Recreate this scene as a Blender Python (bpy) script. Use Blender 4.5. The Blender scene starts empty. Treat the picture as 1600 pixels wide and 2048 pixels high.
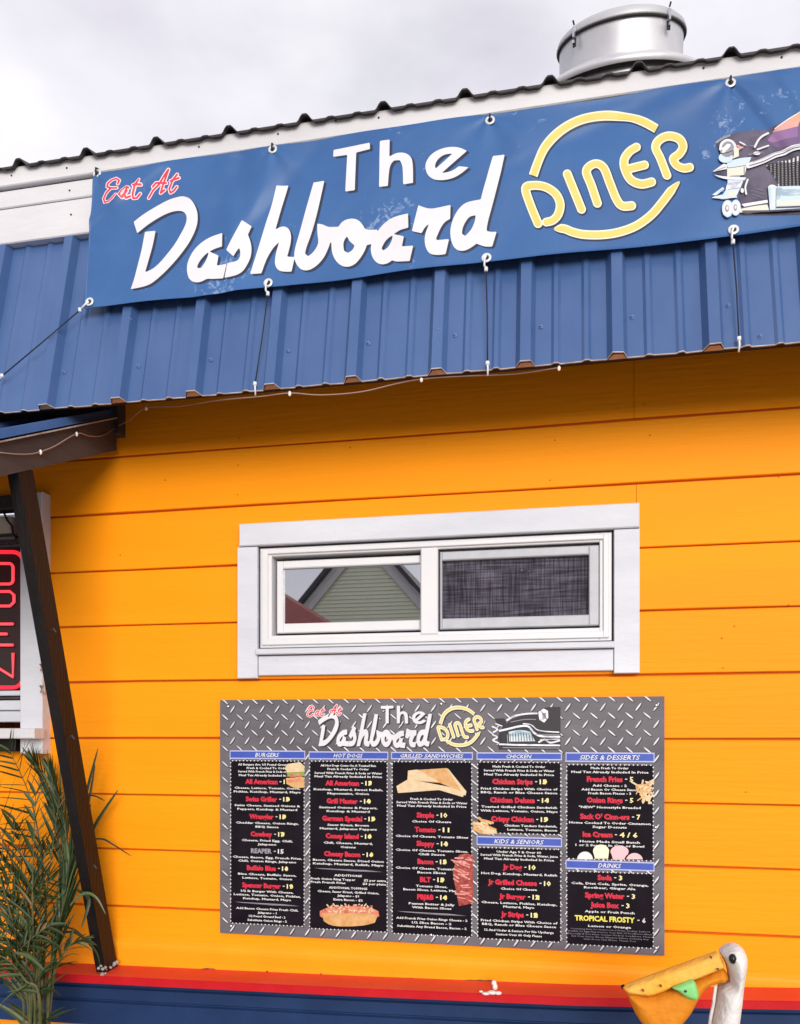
import bpy, math, random
import numpy as np
from mathutils import Vector
R = math.radians
random.seed(4)
SC = bpy.context.scene
COL = SC.collection

# ------------------------------------------------------------------ camera
F = 1640.0; HOR = 1466.0
TH = math.atan(F*1.232e-4); CT, ST = math.cos(TH), math.sin(TH)
D0 = 2.5; EYE = 1.62
CAM = (D0*ST, -D0*CT, EYE)
cd = bpy.data.cameras.new('camera'); cam = bpy.data.objects.new('camera', cd); COL.objects.link(cam)
cam.location = CAM; cam.rotation_euler = (R(90), 0, TH)
cd.sensor_fit = 'VERTICAL'; cd.sensor_height = 36; cd.lens = 36*F/2048
cd.shift_y = (HOR-1024)/2048; cd.clip_start = .05; cd.clip_end = 2000
SC.camera = cam

# ------------------------------------------------------------------ sky and light
SUN_EL, SUN_AZ = R(14), R(162)          # bright part of the cloud cover, behind the viewer's left shoulder
w = bpy.data.worlds.new('World'); SC.world = w; w.use_nodes = True
nt = w.node_tree; N = nt.nodes; L = nt.links
bg = N['Background']
sky = N.new('ShaderNodeTexSky'); sky.sky_type = 'NISHITA'; sky.sun_disc = False
sky.sun_elevation = SUN_EL; sky.sun_rotation = SUN_AZ
tc = N.new('ShaderNodeTexCoord')
mp = N.new('ShaderNodeMapping'); mp.inputs['Scale'].default_value = (1, 1, 2.2); mp.inputs['Location'].default_value = (.3, 1.7, .4)
L.new(tc.outputs['Generated'], mp.inputs[0])
nz = N.new('ShaderNodeTexNoise'); nz.inputs['Scale'].default_value = 2.1; nz.inputs['Detail'].default_value = 7; nz.inputs['Roughness'].default_value = .52
L.new(mp.outputs[0], nz.inputs[0])
cr = N.new('ShaderNodeValToRGB'); cr.color_ramp.elements[0].position = .34; cr.color_ramp.elements[1].position = .54
cr.color_ramp.elements[0].color = (.72, .72, .72, 1); cr.color_ramp.elements[1].color = (1, 1, 1, 1)
L.new(nz.outputs[0], cr.inputs[0])
nz2 = N.new('ShaderNodeTexNoise'); nz2.inputs['Scale'].default_value = 3.3; nz2.inputs['Detail'].default_value = 8
L.new(mp.outputs[0], nz2.inputs[0])
cr2 = N.new('ShaderNodeValToRGB'); cr2.color_ramp.elements[0].position = .3; cr2.color_ramp.elements[1].position = .62
cr2.color_ramp.elements[0].color = (7.2, 7.0, 7.9, 1); cr2.color_ramp.elements[1].color = (9.6, 9.45, 9.9, 1)
L.new(nz2.outputs[0], cr2.inputs[0])
sunv = Vector((math.sin(SUN_AZ)*math.cos(SUN_EL), math.cos(SUN_AZ)*math.cos(SUN_EL), math.sin(SUN_EL)))
dt = N.new('ShaderNodeVectorMath'); dt.operation = 'DOT_PRODUCT'; dt.inputs[1].default_value = sunv
nrm = N.new('ShaderNodeVectorMath'); nrm.operation = 'NORMALIZE'; L.new(tc.outputs['Generated'], nrm.inputs[0]); L.new(nrm.outputs[0], dt.inputs[0])
mr = N.new('ShaderNodeMapRange'); mr.inputs[1].default_value = .05; mr.inputs[2].default_value = 1; mr.inputs[3].default_value = 1; mr.inputs[4].default_value = 1.1
L.new(dt.outputs['Value'], mr.inputs[0])
vm = N.new('ShaderNodeVectorMath'); vm.operation = 'SCALE'; L.new(cr2.outputs[0], vm.inputs[0]); L.new(mr.outputs[0], vm.inputs['Scale'])
mx = N.new('ShaderNodeMix'); mx.data_type = 'RGBA'
L.new(cr.outputs[0], mx.inputs[0]); L.new(sky.outputs[0], mx.inputs[6]); L.new(vm.outputs[0], mx.inputs[7])
L.new(mx.outputs[2], bg.inputs[0]); bg.inputs[1].default_value = .1
sd = bpy.data.lights.new('sun', 'SUN'); sd.energy = 3.0; sd.angle = R(34); sd.color = (1, .96, .9)
so = bpy.data.objects.new('sun', sd); COL.objects.link(so)
so.rotation_euler = sunv.to_track_quat('Z', 'Y').to_euler()
SC.view_settings.view_transform = 'Standard'; SC.view_settings.look = 'None'
SC.view_settings.exposure = 0.08; SC.view_settings.gamma = 1
SC.cycles.max_bounces = 6

# ------------------------------------------------------------------ helpers
def pt(px, py, y0=0.0, a=0.0):
    """real point where the plane y = y0 + a*(z-EYE) shows at that place of the photo"""
    u, v = px-800, HOR-py
    d = (u*CT-F*ST, u*ST+F*CT, v)
    t = (y0-CAM[1])/(d[1]-a*d[2])
    return Vector((CAM[0]+d[0]*t, CAM[1]+d[1]*t, EYE+d[2]*t))
def xp(px, y0=0.0): return pt(px, HOR, y0).x
def zv(v0, y0=0.0): return EYE+v0*(D0+y0/CT)/F           # height seen v0 px above the horizon in the picture's middle column

def lin(c):
    if isinstance(c, str):
        c = [int(c[i:i+2], 16)/255 for i in (1, 3, 5)]
        c = [x/12.92 if x <= .04045 else ((x+.055)/1.055)**2.4 for x in c]
    return (c[0], c[1], c[2], 1)
MATS = {}
def mat(name, col, rough=.6, metal=0, col2=None, nscale=6, nlo=.35, nhi=.7, bump=0, bscale=40, stretch=(1, 1, 1), emit=None, estr=0, spots=None, coat=0, ior=None, spec=.35):
    m = bpy.data.materials.new(name); m.use_nodes = True; MATS[name] = m
    n = m.node_tree.nodes; l = m.node_tree.links; b = n['Principled BSDF']
    b.inputs['Base Color'].default_value = lin(col); b.inputs['Roughness'].default_value = rough; b.inputs['Metallic'].default_value = metal
    if coat: b.inputs['Coat Weight'].default_value = coat; b.inputs['Coat Roughness'].default_value = .15
    b.inputs['Specular IOR Level'].default_value = spec
    if ior: b.inputs['IOR'].default_value = ior
    t = n.new('ShaderNodeTexCoord'); mpp = n.new('ShaderNodeMapping'); mpp.inputs['Scale'].default_value = stretch
    l.new(t.outputs['Object'], mpp.inputs[0])
    out = None
    if col2 is not None:
        z = n.new('ShaderNodeTexNoise'); z.inputs['Scale'].default_value = nscale; z.inputs['Detail'].default_value = 8; z.inputs['Roughness'].default_value = .6
        l.new(mpp.outputs[0], z.inputs[0])
        r = n.new('ShaderNodeValToRGB'); r.color_ramp.elements[0].position = nlo; r.color_ramp.elements[1].position = nhi
        r.color_ramp.elements[0].color = lin(col); r.color_ramp.elements[1].color = lin(col2)
        l.new(z.outputs[0], r.inputs[0]); out = r.outputs[0]
        rr = n.new('ShaderNodeMapRange'); rr.inputs[3].default_value = max(.03, rough-.08); rr.inputs[4].default_value = min(1, rough+.12)
        l.new(z.outputs[0], rr.inputs[0]); l.new(rr.outputs[0], b.inputs['Roughness'])
    if spots:       # (colour, scale, threshold)
        z = n.new('ShaderNodeTexNoise'); z.inputs['Scale'].default_value = spots[1]; z.inputs['Detail'].default_value = 5; z.inputs['Roughness'].default_value = .7
        l.new(t.outputs['Object'], z.inputs[0])
        r = n.new('ShaderNodeValToRGB'); r.color_ramp.elements[0].position = spots[2]; r.color_ramp.elements[1].position = spots[2]+.035
        r.color_ramp.elements[0].color = (0, 0, 0, 1); r.color_ramp.elements[1].color = (1, 1, 1, 1)
        l.new(z.outputs[0], r.inputs[0])
        q = n.new('ShaderNodeMix'); q.data_type = 'RGBA'; l.new(r.outputs[0], q.inputs[0])
        if out: l.new(out, q.inputs[6])
        else: q.inputs[6].default_value = lin(col)
        q.inputs[7].default_value = lin(spots[0]); out = q.outputs[2]
    if out: l.new(out, b.inputs['Base Color'])
    if bump:
        z = n.new('ShaderNodeTexNoise'); z.inputs['Scale'].default_value = bscale; z.inputs['Detail'].default_value = 4
        l.new(mpp.outputs[0], z.inputs[0])
        u = n.new('ShaderNodeBump'); u.inputs['Strength'].default_value = bump; u.inputs['Distance'].default_value = .01
        l.new(z.outputs[0], u.inputs['Height']); l.new(u.outputs[0], b.inputs['Normal'])
    if emit:
        b.inputs['Emission Color'].default_value = lin(emit); b.inputs['Emission Strength'].default_value = estr
    return m

mat('orange_paint', (.90, .275, .004), .5, spec=.10, col2=(.94, .318, .007), nscale=2.2, bump=.22, bscale=42, stretch=(.12, 1, 1.8), spots=((.60, .17, .01), 30, .725))
mat('orange_joint', (.55, .12, .005), .8)
mat('orange_sill', (.92, .32, .008), .45, spec=.2, col2=(.88, .28, .006), nscale=4, bump=.1)
mat('white_paint', (.52, .51, .54), .5, spec=.25, col2=(.64, .63, .65), nscale=3.5, bump=.15, bscale=60, stretch=(.4, 1, 1.5), spots=((.36, .33, .30), 26, .70))
mat('white_trim', (.52, .53, .59), .5, spec=.25, col2=(.62, .63, .68), nscale=7, bump=.25, bscale=45, stretch=(.3, 1, 1), spots=((.34, .32, .30), 40, .71))
mat('vinyl', (.62, .62, .65), .4, col2=(.68, .66, .66), nscale=6, spots=((.5, .42, .3), 30, .74))
mat('screen_frame', (.38, .39, .42), .4, col2=(.46, .46, .5), nscale=20)
mat('gap_dark', (.03, .026, .028), .9)
mat('blue_metal', (.042, .090, .228), .30, spec=.5, col2=(.058, .115, .27), nscale=5, bump=.06, bscale=8, stretch=(1, 1, .5), spots=((.30, .38, .58), 60, .745))
mat('metal_edge', (.30, .22, .18), .6, col2=(.50, .46, .48), nscale=30)
mat('rib_foam', (.42, .22, .13), .8, col2=(.55, .34, .2), nscale=40)
mat('roof_dark', (.03, .026, .03), .55, col2=(.055, .045, .045), nscale=9)
mat('brown_wood', (.005, .0035, .0045), .5, spec=.25, col2=(.011, .007, .008), nscale=5, bump=.3, bscale=30, stretch=(4, 4, .6), spots=((.10, .08, .07), 45, .74))
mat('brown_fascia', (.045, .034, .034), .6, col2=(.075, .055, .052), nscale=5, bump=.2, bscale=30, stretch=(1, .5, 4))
mat('red_paint', (.66, .045, .022), .5, spec=.25, col2=(.72, .075, .035), nscale=6, bump=.15, bscale=20, spots=((.75, .4, .3), 30, .74))
mat('red_lip', (.42, .004, .010), .5, spec=.2, col2=(.50, .010, .014), nscale=8)
mat('counter_blue', (.009, .026, .085), .5, spec=.2, col2=(.013, .036, .11), nscale=6, bump=.1)
mat('chipped_wood', (.12, .03, .012), .8, col2=(.3, .12, .04), nscale=60)
mat('caulk', (.72, .62, .58), .6, col2=(.8, .76, .74), nscale=60, bump=.3)
mat('steel', (.55, .55, .58), .28, 1, col2=(.68, .68, .7), nscale=7, stretch=(1, 1, 5))
mat('galv', (.50, .50, .54), .42, .45, col2=(.66, .65, .66), nscale=4)
mat('lid_steel', (.42, .43, .45), .5, .3, col2=(.50, .50, .52), nscale=5)
mat('screw_metal', (.10, .15, .32), .5, .2)
mat('hook_white', (.72, .74, .76), .35)
mat('black_cord', (.012, .012, .03), .6)
mat('black_metal', (.015, .015, .02), .4)
mat('gravel', (.30, .28, .25), .9, col2=(.38, .35, .31), nscale=20, bump=.5, bscale=200)
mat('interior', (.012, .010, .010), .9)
mat('cable', (.33, .22, .19), .5)
mat('bulb', (.85, .78, .70), .15)

mat('stain', (.66, .58, .46), .7, col2=(.70, .66, .60), nscale=50)
mat('beige', (.52, .44, .38), .6, col2=(.6, .52, .46), nscale=20)
def glassmat(name, refl, base):
    m = bpy.data.materials.new(name); m.use_nodes = True; MATS[name] = m; n = m.node_tree.nodes; l = m.node_tree.links
    n.remove(n['Principled BSDF']); g = n.new('ShaderNodeBsdfGlossy'); g.inputs['Roughness'].default_value = .012; g.inputs['Color'].default_value = (.95, .97, 1, 1)
    d = n.new('ShaderNodeBsdfTransparent'); d.inputs[0].default_value = (*base, 1); x = n.new('ShaderNodeMixShader'); x.inputs[0].default_value = refl
    l.new(d.outputs[0], x.inputs[1]); l.new(g.outputs[0], x.inputs[2]); l.new(x.outputs[0], n['Material Output'].inputs[0])
glassmat('glass_reflect', .50, (.5, .5, .5)); glassmat('glass_dark', .10, (.5, .5, .5))
m = mat('insect_screen', (.034, .030, .043), .75, spec=.15, col2=(.062, .057, .074), nscale=10, spots=((.26, .25, .30), 24, .70))
n = m.node_tree.nodes; l = m.node_tree.links
tcx = n.new('ShaderNodeTexCoord'); base = n['Principled BSDF'].inputs['Base Color'].links[0].from_socket
acc = base
for ax_ in ('X', 'Z'):
    wm = n.new('ShaderNodeMapping'); wm.inputs['Scale'].default_value = (9, 1, 160) if ax_ == 'X' else (190, 1, 9); l.new(tcx.outputs['Object'], wm.inputs[0])
    wn = n.new('ShaderNodeTexNoise'); wn.inputs['Scale'].default_value = 1; wn.inputs['Detail'].default_value = 3; l.new(wm.outputs[0], wn.inputs[0])
    wv = n.new('ShaderNodeMapRange'); wv.inputs[1].default_value = .35; wv.inputs[2].default_value = .65; wv.inputs[3].default_value = .35; wv.inputs[4].default_value = 1.9; l.new(wn.outputs[0], wv.inputs[0])
    mm = n.new('ShaderNodeMix'); mm.data_type = 'RGBA'; mm.blend_type = 'MULTIPLY'; mm.inputs[0].default_value = .75
    l.new(acc, mm.inputs[6]); l.new(wv.outputs[0], mm.inputs[7]); acc = mm.outputs[2]
l.new(acc, n['Principled BSDF'].inputs['Base Color'])

def obj(name, verts, faces, mats, parent=None, midx=None, smooth=False, kind=None, label=None, org=None):
    org = org if org is not None else (ORG[parent.name] if parent else Vector((0, 0, 0)))
    me = bpy.data.meshes.new(name)
    me.from_pydata([tuple(Vector(v)-org) for v in verts], [], faces)
    for m in (mats if isinstance(mats, (list, tuple)) else [mats]): me.materials.append(MATS[m] if isinstance(m, str) else m)
    if midx: me.polygons.foreach_set('material_index', midx)
    if smooth: me.polygons.foreach_set('use_smooth', [True]*len(me.polygons))
    me.update()
    o = bpy.data.objects.new(name, me); COL.objects.link(o)
    if parent: o.parent = parent
    else: o.location = org
    ORG[o.name] = org
    if kind: o['kind'] = kind
    if label: o['label'] = label
    return o
ORG = {}
def tag(o, label, cat, group=None):
    o['label'] = label; o['category'] = cat
    if group: o['group'] = group
    return o
def thing(name, loc, label, cat, group=None):
    o = bpy.data.objects.new(name, None); COL.objects.link(o); o.location = loc; o.empty_display_size = .1
    ORG[o.name] = Vector(loc)
    return tag(o, label, cat, group)

class MB:
    def __init__(s): s.v = []; s.f = []; s.m = []; s.cm = 0
    def add(s, v, f, m=None):
        k = len(s.v); s.v += [tuple(x) for x in v]; s.f += [tuple(i+k for i in q) for q in f]; s.m += [s.cm if m is None else m]*len(f)
    def box(s, x0, x1, y0, y1, z0, z1, m=None, bev=0):
        if bev:                      # small chamfer on the edges of the -y face
            b = bev
            v = [(x0, y1, z0), (x1, y1, z0), (x1, y1, z1), (x0, y1, z1), (x0, y0+b, z0), (x1, y0+b, z0), (x1, y0+b, z1), (x0, y0+b, z1),
                 (x0+b, y0, z0+b), (x1-b, y0, z0+b), (x1-b, y0, z1-b), (x0+b, y0, z1-b)]
            f = [(0, 3, 2, 1), (0, 1, 5, 4), (1, 2, 6, 5), (2, 3, 7, 6), (3, 0, 4, 7), (4, 5, 9, 8), (5, 6, 10, 9), (6, 7, 11, 10), (7, 4, 8, 11), (8, 9, 10, 11)]
        else:
            v = [(x0, y0, z0), (x1, y0, z0), (x1, y1, z0), (x0, y1, z0), (x0, y0, z1), (x1, y0, z1), (x1, y1, z1), (x0, y1, z1)]
            f = [(0, 3, 2, 1), (4, 5, 6, 7), (0, 1, 5, 4), (1, 2, 6, 5), (2, 3, 7, 6), (3, 0, 4, 7)]
        s.add(v, f, m)
    def prism(s, pts, off, m=None):          # polygon pts (3D) swept by vector off
        n = len(pts); a = [Vector(p) for p in pts]; b = [p+Vector(off) for p in a]
        s.add(a+b, [tuple(range(n)), tuple(range(2*n-1, n-1, -1))]+[(i, i+n, (i+1) % n+n, (i+1) % n) for i in range(n)], m)
    def tube(s, path, r, n=8, m=None, cap=True):
        P = [Vector(p) for p in path]; rr = r if isinstance(r, (list, tuple)) else [r]*len(P)
        base = len(s.v); T0 = (P[1]-P[0]).normalized(); up = Vector((0, 0, 1)) if abs(T0.z) < .9 else Vector((0, 1, 0))
        A = T0.cross(up).normalized()
        vs = []
        for i, p in enumerate(P):
            T = (P[min(i+1, len(P)-1)]-P[max(i-1, 0)]).normalized()
            A = (A-T*A.dot(T)).normalized(); B = T.cross(A)
            for k in range(n):
                t = 2*math.pi*k/n; vs.append(p+(A*math.cos(t)+B*math.sin(t))*rr[i])
        fs = [(i*n+k, i*n+(k+1) % n, (i+1)*n+(k+1) % n, (i+1)*n+k) for i in range(len(P)-1) for k in range(n)]
        if cap: fs += [tuple(range(n-1, -1, -1)), tuple((len(P)-1)*n+k for k in range(n))]
        s.add(vs, fs, m)
    def lathe(s, prof, c, axis=(0, 0, 1), n=32, m=None):
        ax = Vector(axis).normalized(); A = ax.orthogonal().normalized(); B = ax.cross(A); c = Vector(c)
        vs = [c+ax*h+(A*math.cos(2*math.pi*k/n)+B*math.sin(2*math.pi*k/n))*r for (r, h) in prof for k in range(n)]
        fs = [(i*n+k, i*n+(k+1) % n, (i+1)*n+(k+1) % n, (i+1)*n+k) for i in range(len(prof)-1) for k in range(n)]
        s.add(vs, fs, m)
    def build(s, name, mats, parent=None, smooth=False, **kw):
        return obj(name, s.v, s.f, mats, parent, s.m, smooth, **kw)

# ---- flat shapes from signed distance fields, contoured on a grid (x right, y down, picture-like units)
def smooth_poly(P, it=2, keep=math.cos(R(42))):
    P = [np.array(p, float) for p in P]
    fl = [None]*len(P)
    for _ in range(it):
        Q = []; n = len(P)
        for i in range(n):
            a, b, c = P[i-1], P[i], P[(i+1) % n]
            u = b-a; v = c-b; cs = u.dot(v)/(np.linalg.norm(u)*np.linalg.norm(v)+1e-9)
            if cs < keep: Q.append(b)
            else: Q += [b-u*.25, b+v*.25]
        P = Q
    return np.array(P)
def sd_poly(X, Y, P):
    d = np.full(X.shape, 1e9); ins = np.zeros(X.shape, bool); n = len(P)
    for i in range(n):
        ax, ay = P[i-1]; bx, by = P[i]
        ex, ey = bx-ax, by-ay; wx, wy = X-ax, Y-ay
        t = np.clip((wx*ex+wy*ey)/(ex*ex+ey*ey+1e-12), 0, 1)
        d = np.minimum(d, (wx-ex*t)**2+(wy-ey*t)**2)
        c = ((ay > Y) != (by > Y)) & (X < (bx-ax)*(Y-ay)/(by-ay+1e-12)+ax)
        ins ^= c
    d = np.sqrt(d); d[ins] *= -1
    return d
def sd_stroke(X, Y, P, w):
    d = np.full(X.shape, 1e9)
    ws = w if isinstance(w, (list, tuple)) else [w]*len(P)
    for i in range(len(P)-1):
        (ax, ay), (bx, by) = P[i], P[i+1]
        ex, ey = bx-ax, by-ay; wx, wy = X-ax, Y-ay
        t = np.clip((wx*ex+wy*ey)/(ex*ex+ey*ey+1e-12), 0, 1)
        d = np.minimum(d, np.sqrt((wx-ex*t)**2+(wy-ey*t)**2)-(ws[i]+(ws[i+1]-ws[i])*t)/2)
    return d
def spline(P, k=6):
    P = [np.array(p, float) for p in P]; Q = []
    for i in range(len(P)-1):
        p0, p1, p2, p3 = P[max(i-1, 0)], P[i], P[i+1], P[min(i+2, len(P)-1)]
        for j in range(k):
            t = j/k; Q.append(.5*((2*p1)+(-p0+p2)*t+(2*p0-5*p1+4*p2-p3)*t*t+(-p0+3*p1-3*p2+p3)*t**3))
    Q.append(P[-1]); return Q
def grid(x0, x1, y0, y1, c):
    return np.meshgrid(np.arange(x0, x1+c, c), np.arange(y0, y1+c, c))
def contour(X, Y, D):
    """marching squares: (2D verts, faces, depth at vert) of the area D<0"""
    ny, nx = D.shape; V = []; FA = []; dep = []; ids = {}
    I = D < 0
    act = I[:-1, :-1] | I[1:, :-1] | I[:-1, 1:] | I[1:, 1:]
    def g(i, j):
        k = (i, j)
        if k not in ids: ids[k] = len(V); V.append((X[i, j], Y[i, j])); dep.append(-D[i, j])
        return ids[k]
    def e(a, b):
        k = (a, b) if a < b else (b, a)
        if k not in ids:
            da, db = D[a], D[b]; t = da/(da-db); ids[k] = len(V)
            V.append((X[a]+(X[b]-X[a])*t, Y[a]+(Y[b]-Y[a])*t)); dep.append(0)
        return ids[k]
    for i, j in np.argwhere(act):
        i, j = int(i), int(j)
        cs = [(i, j), (i, j+1), (i+1, j+1), (i+1, j)]; s = [bool(I[c]) for c in cs]
        if s == [True, False, True, False] or s == [False, True, False, True]:
            for k in range(4):
                if s[k]: FA.append((g(*cs[k]), e(cs[k], cs[(k+1) % 4]), e(cs[k-1], cs[k])))
            continue
        p = []
        for k in range(4):
            if s[k]: p.append(g(*cs[k]))
            if s[k] != s[(k+1) % 4]: p.append(e(cs[k], cs[(k+1) % 4]))
        if len(p) > 2: FA.append(tuple(p))
    return V, FA, dep

TXT = {}
def text2d(s, bold=0.0, shear=0.0, res=2):
    """(verts, faces, width) of a line of text, size 1, lower left at 0,0"""
    k = (s, bold, shear)
    if k in TXT: return TXT[k]
    c = bpy.data.curves.new('t', 'FONT'); c.body = s; c.size = 1; c.offset = bold; c.shear = shear; c.resolution_u = res; c.fill_mode = 'FRONT'
    o = bpy.data.objects.new('t', c)
    me = bpy.data.meshes.new_from_object(o)
    v = [(p.co.x, p.co.y) for p in me.vertices]; f = [tuple(p.vertices) for p in me.polygons]
    x1 = max([a[0] for a in v] or [0]); x0 = min([a[0] for a in v] or [0])
    bpy.data.objects.remove(o); bpy.data.curves.remove(c); bpy.data.meshes.remove(me)
    TXT[k] = ([(a-x0, b) for a, b in v], f, x1-x0)
    return TXT[k]


# ------------------------------------------------------------------ ground
mb = MB(); mb.add([(-300, -300, 0), (300, -300, 0), (300, 300, 0), (-300, 300, 0)], [(0, 1, 2, 3)])
mb.build('ground', ['gravel'], kind='structure')

# ------------------------------------------------------------------ the diner building
XL, XR = -3.4, 3.6
diner = thing('diner_building', (0, 0, 0), 'orange wooden diner building with blue metal mansard, red ledge and dark corrugated roof', 'building')
BL = [872.8, 993.8, 1116.4, 1235.7, 1356.3, 1477.2, 1597.8, 1715.7, 1838.3]
zs = sorted([zv(HOR-c) for c in BL])
st = (zs[-1]-zs[0])/8
Z_BASE = .0
zl = [zs[0]-st*k for k in range(6, 0, -1)]+zs+[zs[-1]+st*k for k in (1, 2, 3, 4)]
# openings
W1 = (xp(521), xp(1226), zv(172), zv(384))
W2 = (-1.75, xp(60), zv(-5), zv(505))
def sub(rs, h):
    out = []
    for (a, b, c, d) in rs:
        if h[1] <= a or h[0] >= b or h[3] <= c or h[2] >= d: out.append((a, b, c, d)); continue
        if h[0] > a: out.append((a, h[0], c, d))
        if h[1] < b: out.append((h[1], b, c, d))
        if h[2] > c: out.append((max(a, h[0]), min(b, h[1]), c, h[2]))
        if h[3] < d: out.append((max(a, h[0]), min(b, h[1]), h[3], d))
    return out
mb = MB(); rw = random.Random(2)
joints = {len(zl)-5: 1268, len(zl)-7: 1273}
for i in range(len(zl)-1):
    z0, z1 = max(zl[i], Z_BASE)+.0029, zl[i+1]-.0026
    jx = joints.get(i)
    cuts = [XL, XR] if jx is None else [XL, xp(jx), XR]
    for k in range(len(cuts)-1):
        lean = rw.uniform(0, .0016)
        for (a, b, c, d) in sub(sub([(cuts[k]+.0006*k, cuts[k+1]-.0006, z0, z1)], W1), W2):
            n = max(1, int((b-a)/.4))
            for q in range(n):                      # slightly wavy edges
                xa, xb = a+(b-a)*q/n, a+(b-a)*(q+1)/n
                f0 = lambda x: .0011*math.sin(x*3.1+i*1.7)+.0006*math.sin(x*9+i)
                dz = (f0(xa), f0(xb))
                bev = .0022
                y0 = -lean
                v = [(xa, .02, c+dz[0]), (xb, .02, c+dz[1]), (xb, .02, d+dz[1]), (xa, .02, d+dz[0]),
                     (xa, y0, c+bev+dz[0]), (xb, y0, c+bev+dz[1]), (xb, 0, d-bev+dz[1]), (xa, 0, d-bev+dz[0]),
                     (xa, y0+.003, c+dz[0]), (xb, y0+.003, c+dz[1]), (xb, .003, d+dz[1]), (xa, .003, d+dz[0])]
                mb.add(v, [(4, 5, 6, 7), (8, 9, 5, 4), (7, 6, 10, 11), (0, 1, 9, 8), (11, 10, 2, 3), (8, 4, 7, 11, 3, 0), (9, 1, 2, 10, 6, 5)], 0)
for (a, b, c, d) in sub(sub([(XL, XR, Z_BASE, zl[-1])], W1), W2):
    mb.box(a, b, .0125, .05, c, d, 1)
mb.box(XL, XL+.06, .05, 4.4, 0, zv(880), 0); mb.box(XR-.06, XR, .05, 4.4, 0, zv(880), 0); mb.box(XL+.06, XR-.06, 4.34, 4.4, 0, zv(880), 0)
mb.build('wall', ['orange_paint', 'orange_joint'], diner)
# sloping sill strip above the ledge
ZL = lambda px: zv(-478)   # back line of the ledge
mb = MB()
pr = [(0, zv(-440)), (-.001, zv(-440)), (-.009, zv(-447)), (-.013, zv(-453)), (-.0135, zv(-460)), (-.011, zv(-480)), (-.0105, zv(-505)), (0, zv(-505))]
mb.prism([(XL, a, b) for a, b in pr], (XR-XL, 0, 0))
mb.build('skirting', ['orange_sill'], diner)

# nail dots on boards
mb = MB()
for px, py in [(478, 876), (476, 930), (475, 989), (1289, 809), (1236, 816), (1300, 870), (1469, 1252), (1444, 1276), (1446, 1336), (1492, 1584), (1558, 953), (1578, 1210), (240, 1110), (300, 1250), (700, 895), (1110, 880), (1100, 960), (330, 960)]:
    p = pt(px, py, -.002); mb = MB(); mb.lathe([(0.0001, -.0012), (.0018, -.0012), (.0024, .002)], p, (0, 1, 0), 8); mb.build('nail', ['orange_joint'], diner)

# red ledge: slightly sagging to the left like the photo
def ledge_z(px, v): return v
lx = [-120, 0, 100, 200, 300, 500, 700, 900, 1150, 1300, 1450, 1600, 1800]
def lip(px):   # top and bottom lines of the front lip, photo heights
    top = np.interp(px, [-120, 100, 200, 300, 700, 1150, 1300, 1600, 1800], [1938, 1947, 1952, 1957, 1976, 1995, 1998, 2003, 2005])
    return top, top+np.interp(px, [0, 1600], [15.5, 17])
ab = Vector((0, 0, 0)); mb = MB(); prev = None
LED = []
for px in lx+[2300]:
    if px > 1800: t, b_ = 2006, 2023
    else: t, b_ = lip(px)
    pa = pt(px, t, -.115); pb = pt(px, b_, -.115); LED.append((pa.x, pa.z, pb.z))
LED[0] = (XL-.02, LED[0][1]-.002, LED[0][2]-.002); LED[-1] = (XR+.02, LED[-2][1], LED[-2][2])
for i in range(len(LED)-1):
    (xa, ta, ba), (xb, tb, bb) = LED[i], LED[i+1]
    sec = lambda x, t, b_: [(x, 0, t+.006), (x, -.105, t+.0015), (x, -.112, t), (x, -.115, t-.003), (x, -.115, b_), (x, -.062, b_), (x, -.05, b_-.003), (x, 0, b_-.003)]
    A, B = sec(xa, ta, ba), sec(xb, tb, bb); n = 8
    fs = [(0, 1, 9, 8), (1, 2, 10, 9)]; mb.add(A+B, [(k, k+n, (k+1) % n+n, (k+1) % n) for k in (0, 1)], 0)
    mb.add(A+B, [(k, k+n, (k+1) % n+n, (k+1) % n) for k in (2, 3, 4, 5, 6, 7)], 1)
mb.build('ledge', ['red_paint', 'red_lip'], diner)
def ledge_top(x): return float(np.interp(x, [a[0] for a in LED], [a[1] for a in LED]))
# blue counter front with horizontal grooves
mb = MB()
for i in range(len(LED)-1):
    (xa, ta, ba), (xb, tb, bb) = LED[i], LED[i+1]
    g = [(0, 0), (-.052, 0), (-.060, -.004), (-.060, -.018), (-.053, -.021), (-.053, -.024), (-.062, -.028), (-.062, -.062), (-.056, -.066), (-.056, -.069), (-.064, -.073), (-.064, -.145), (-.02, -.147), (0, -.147)]
    A = [(xa, y, ba-.004+z) for y, z in g]; B = [(xb, y, bb-.004+z) for y, z in g]; n = len(g)
    mb.add(A+B, [(k, k+n, k+1+n, k+1) for k in range(n-1)])
mb.build('counter_front', ['counter_blue'], diner)
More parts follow.
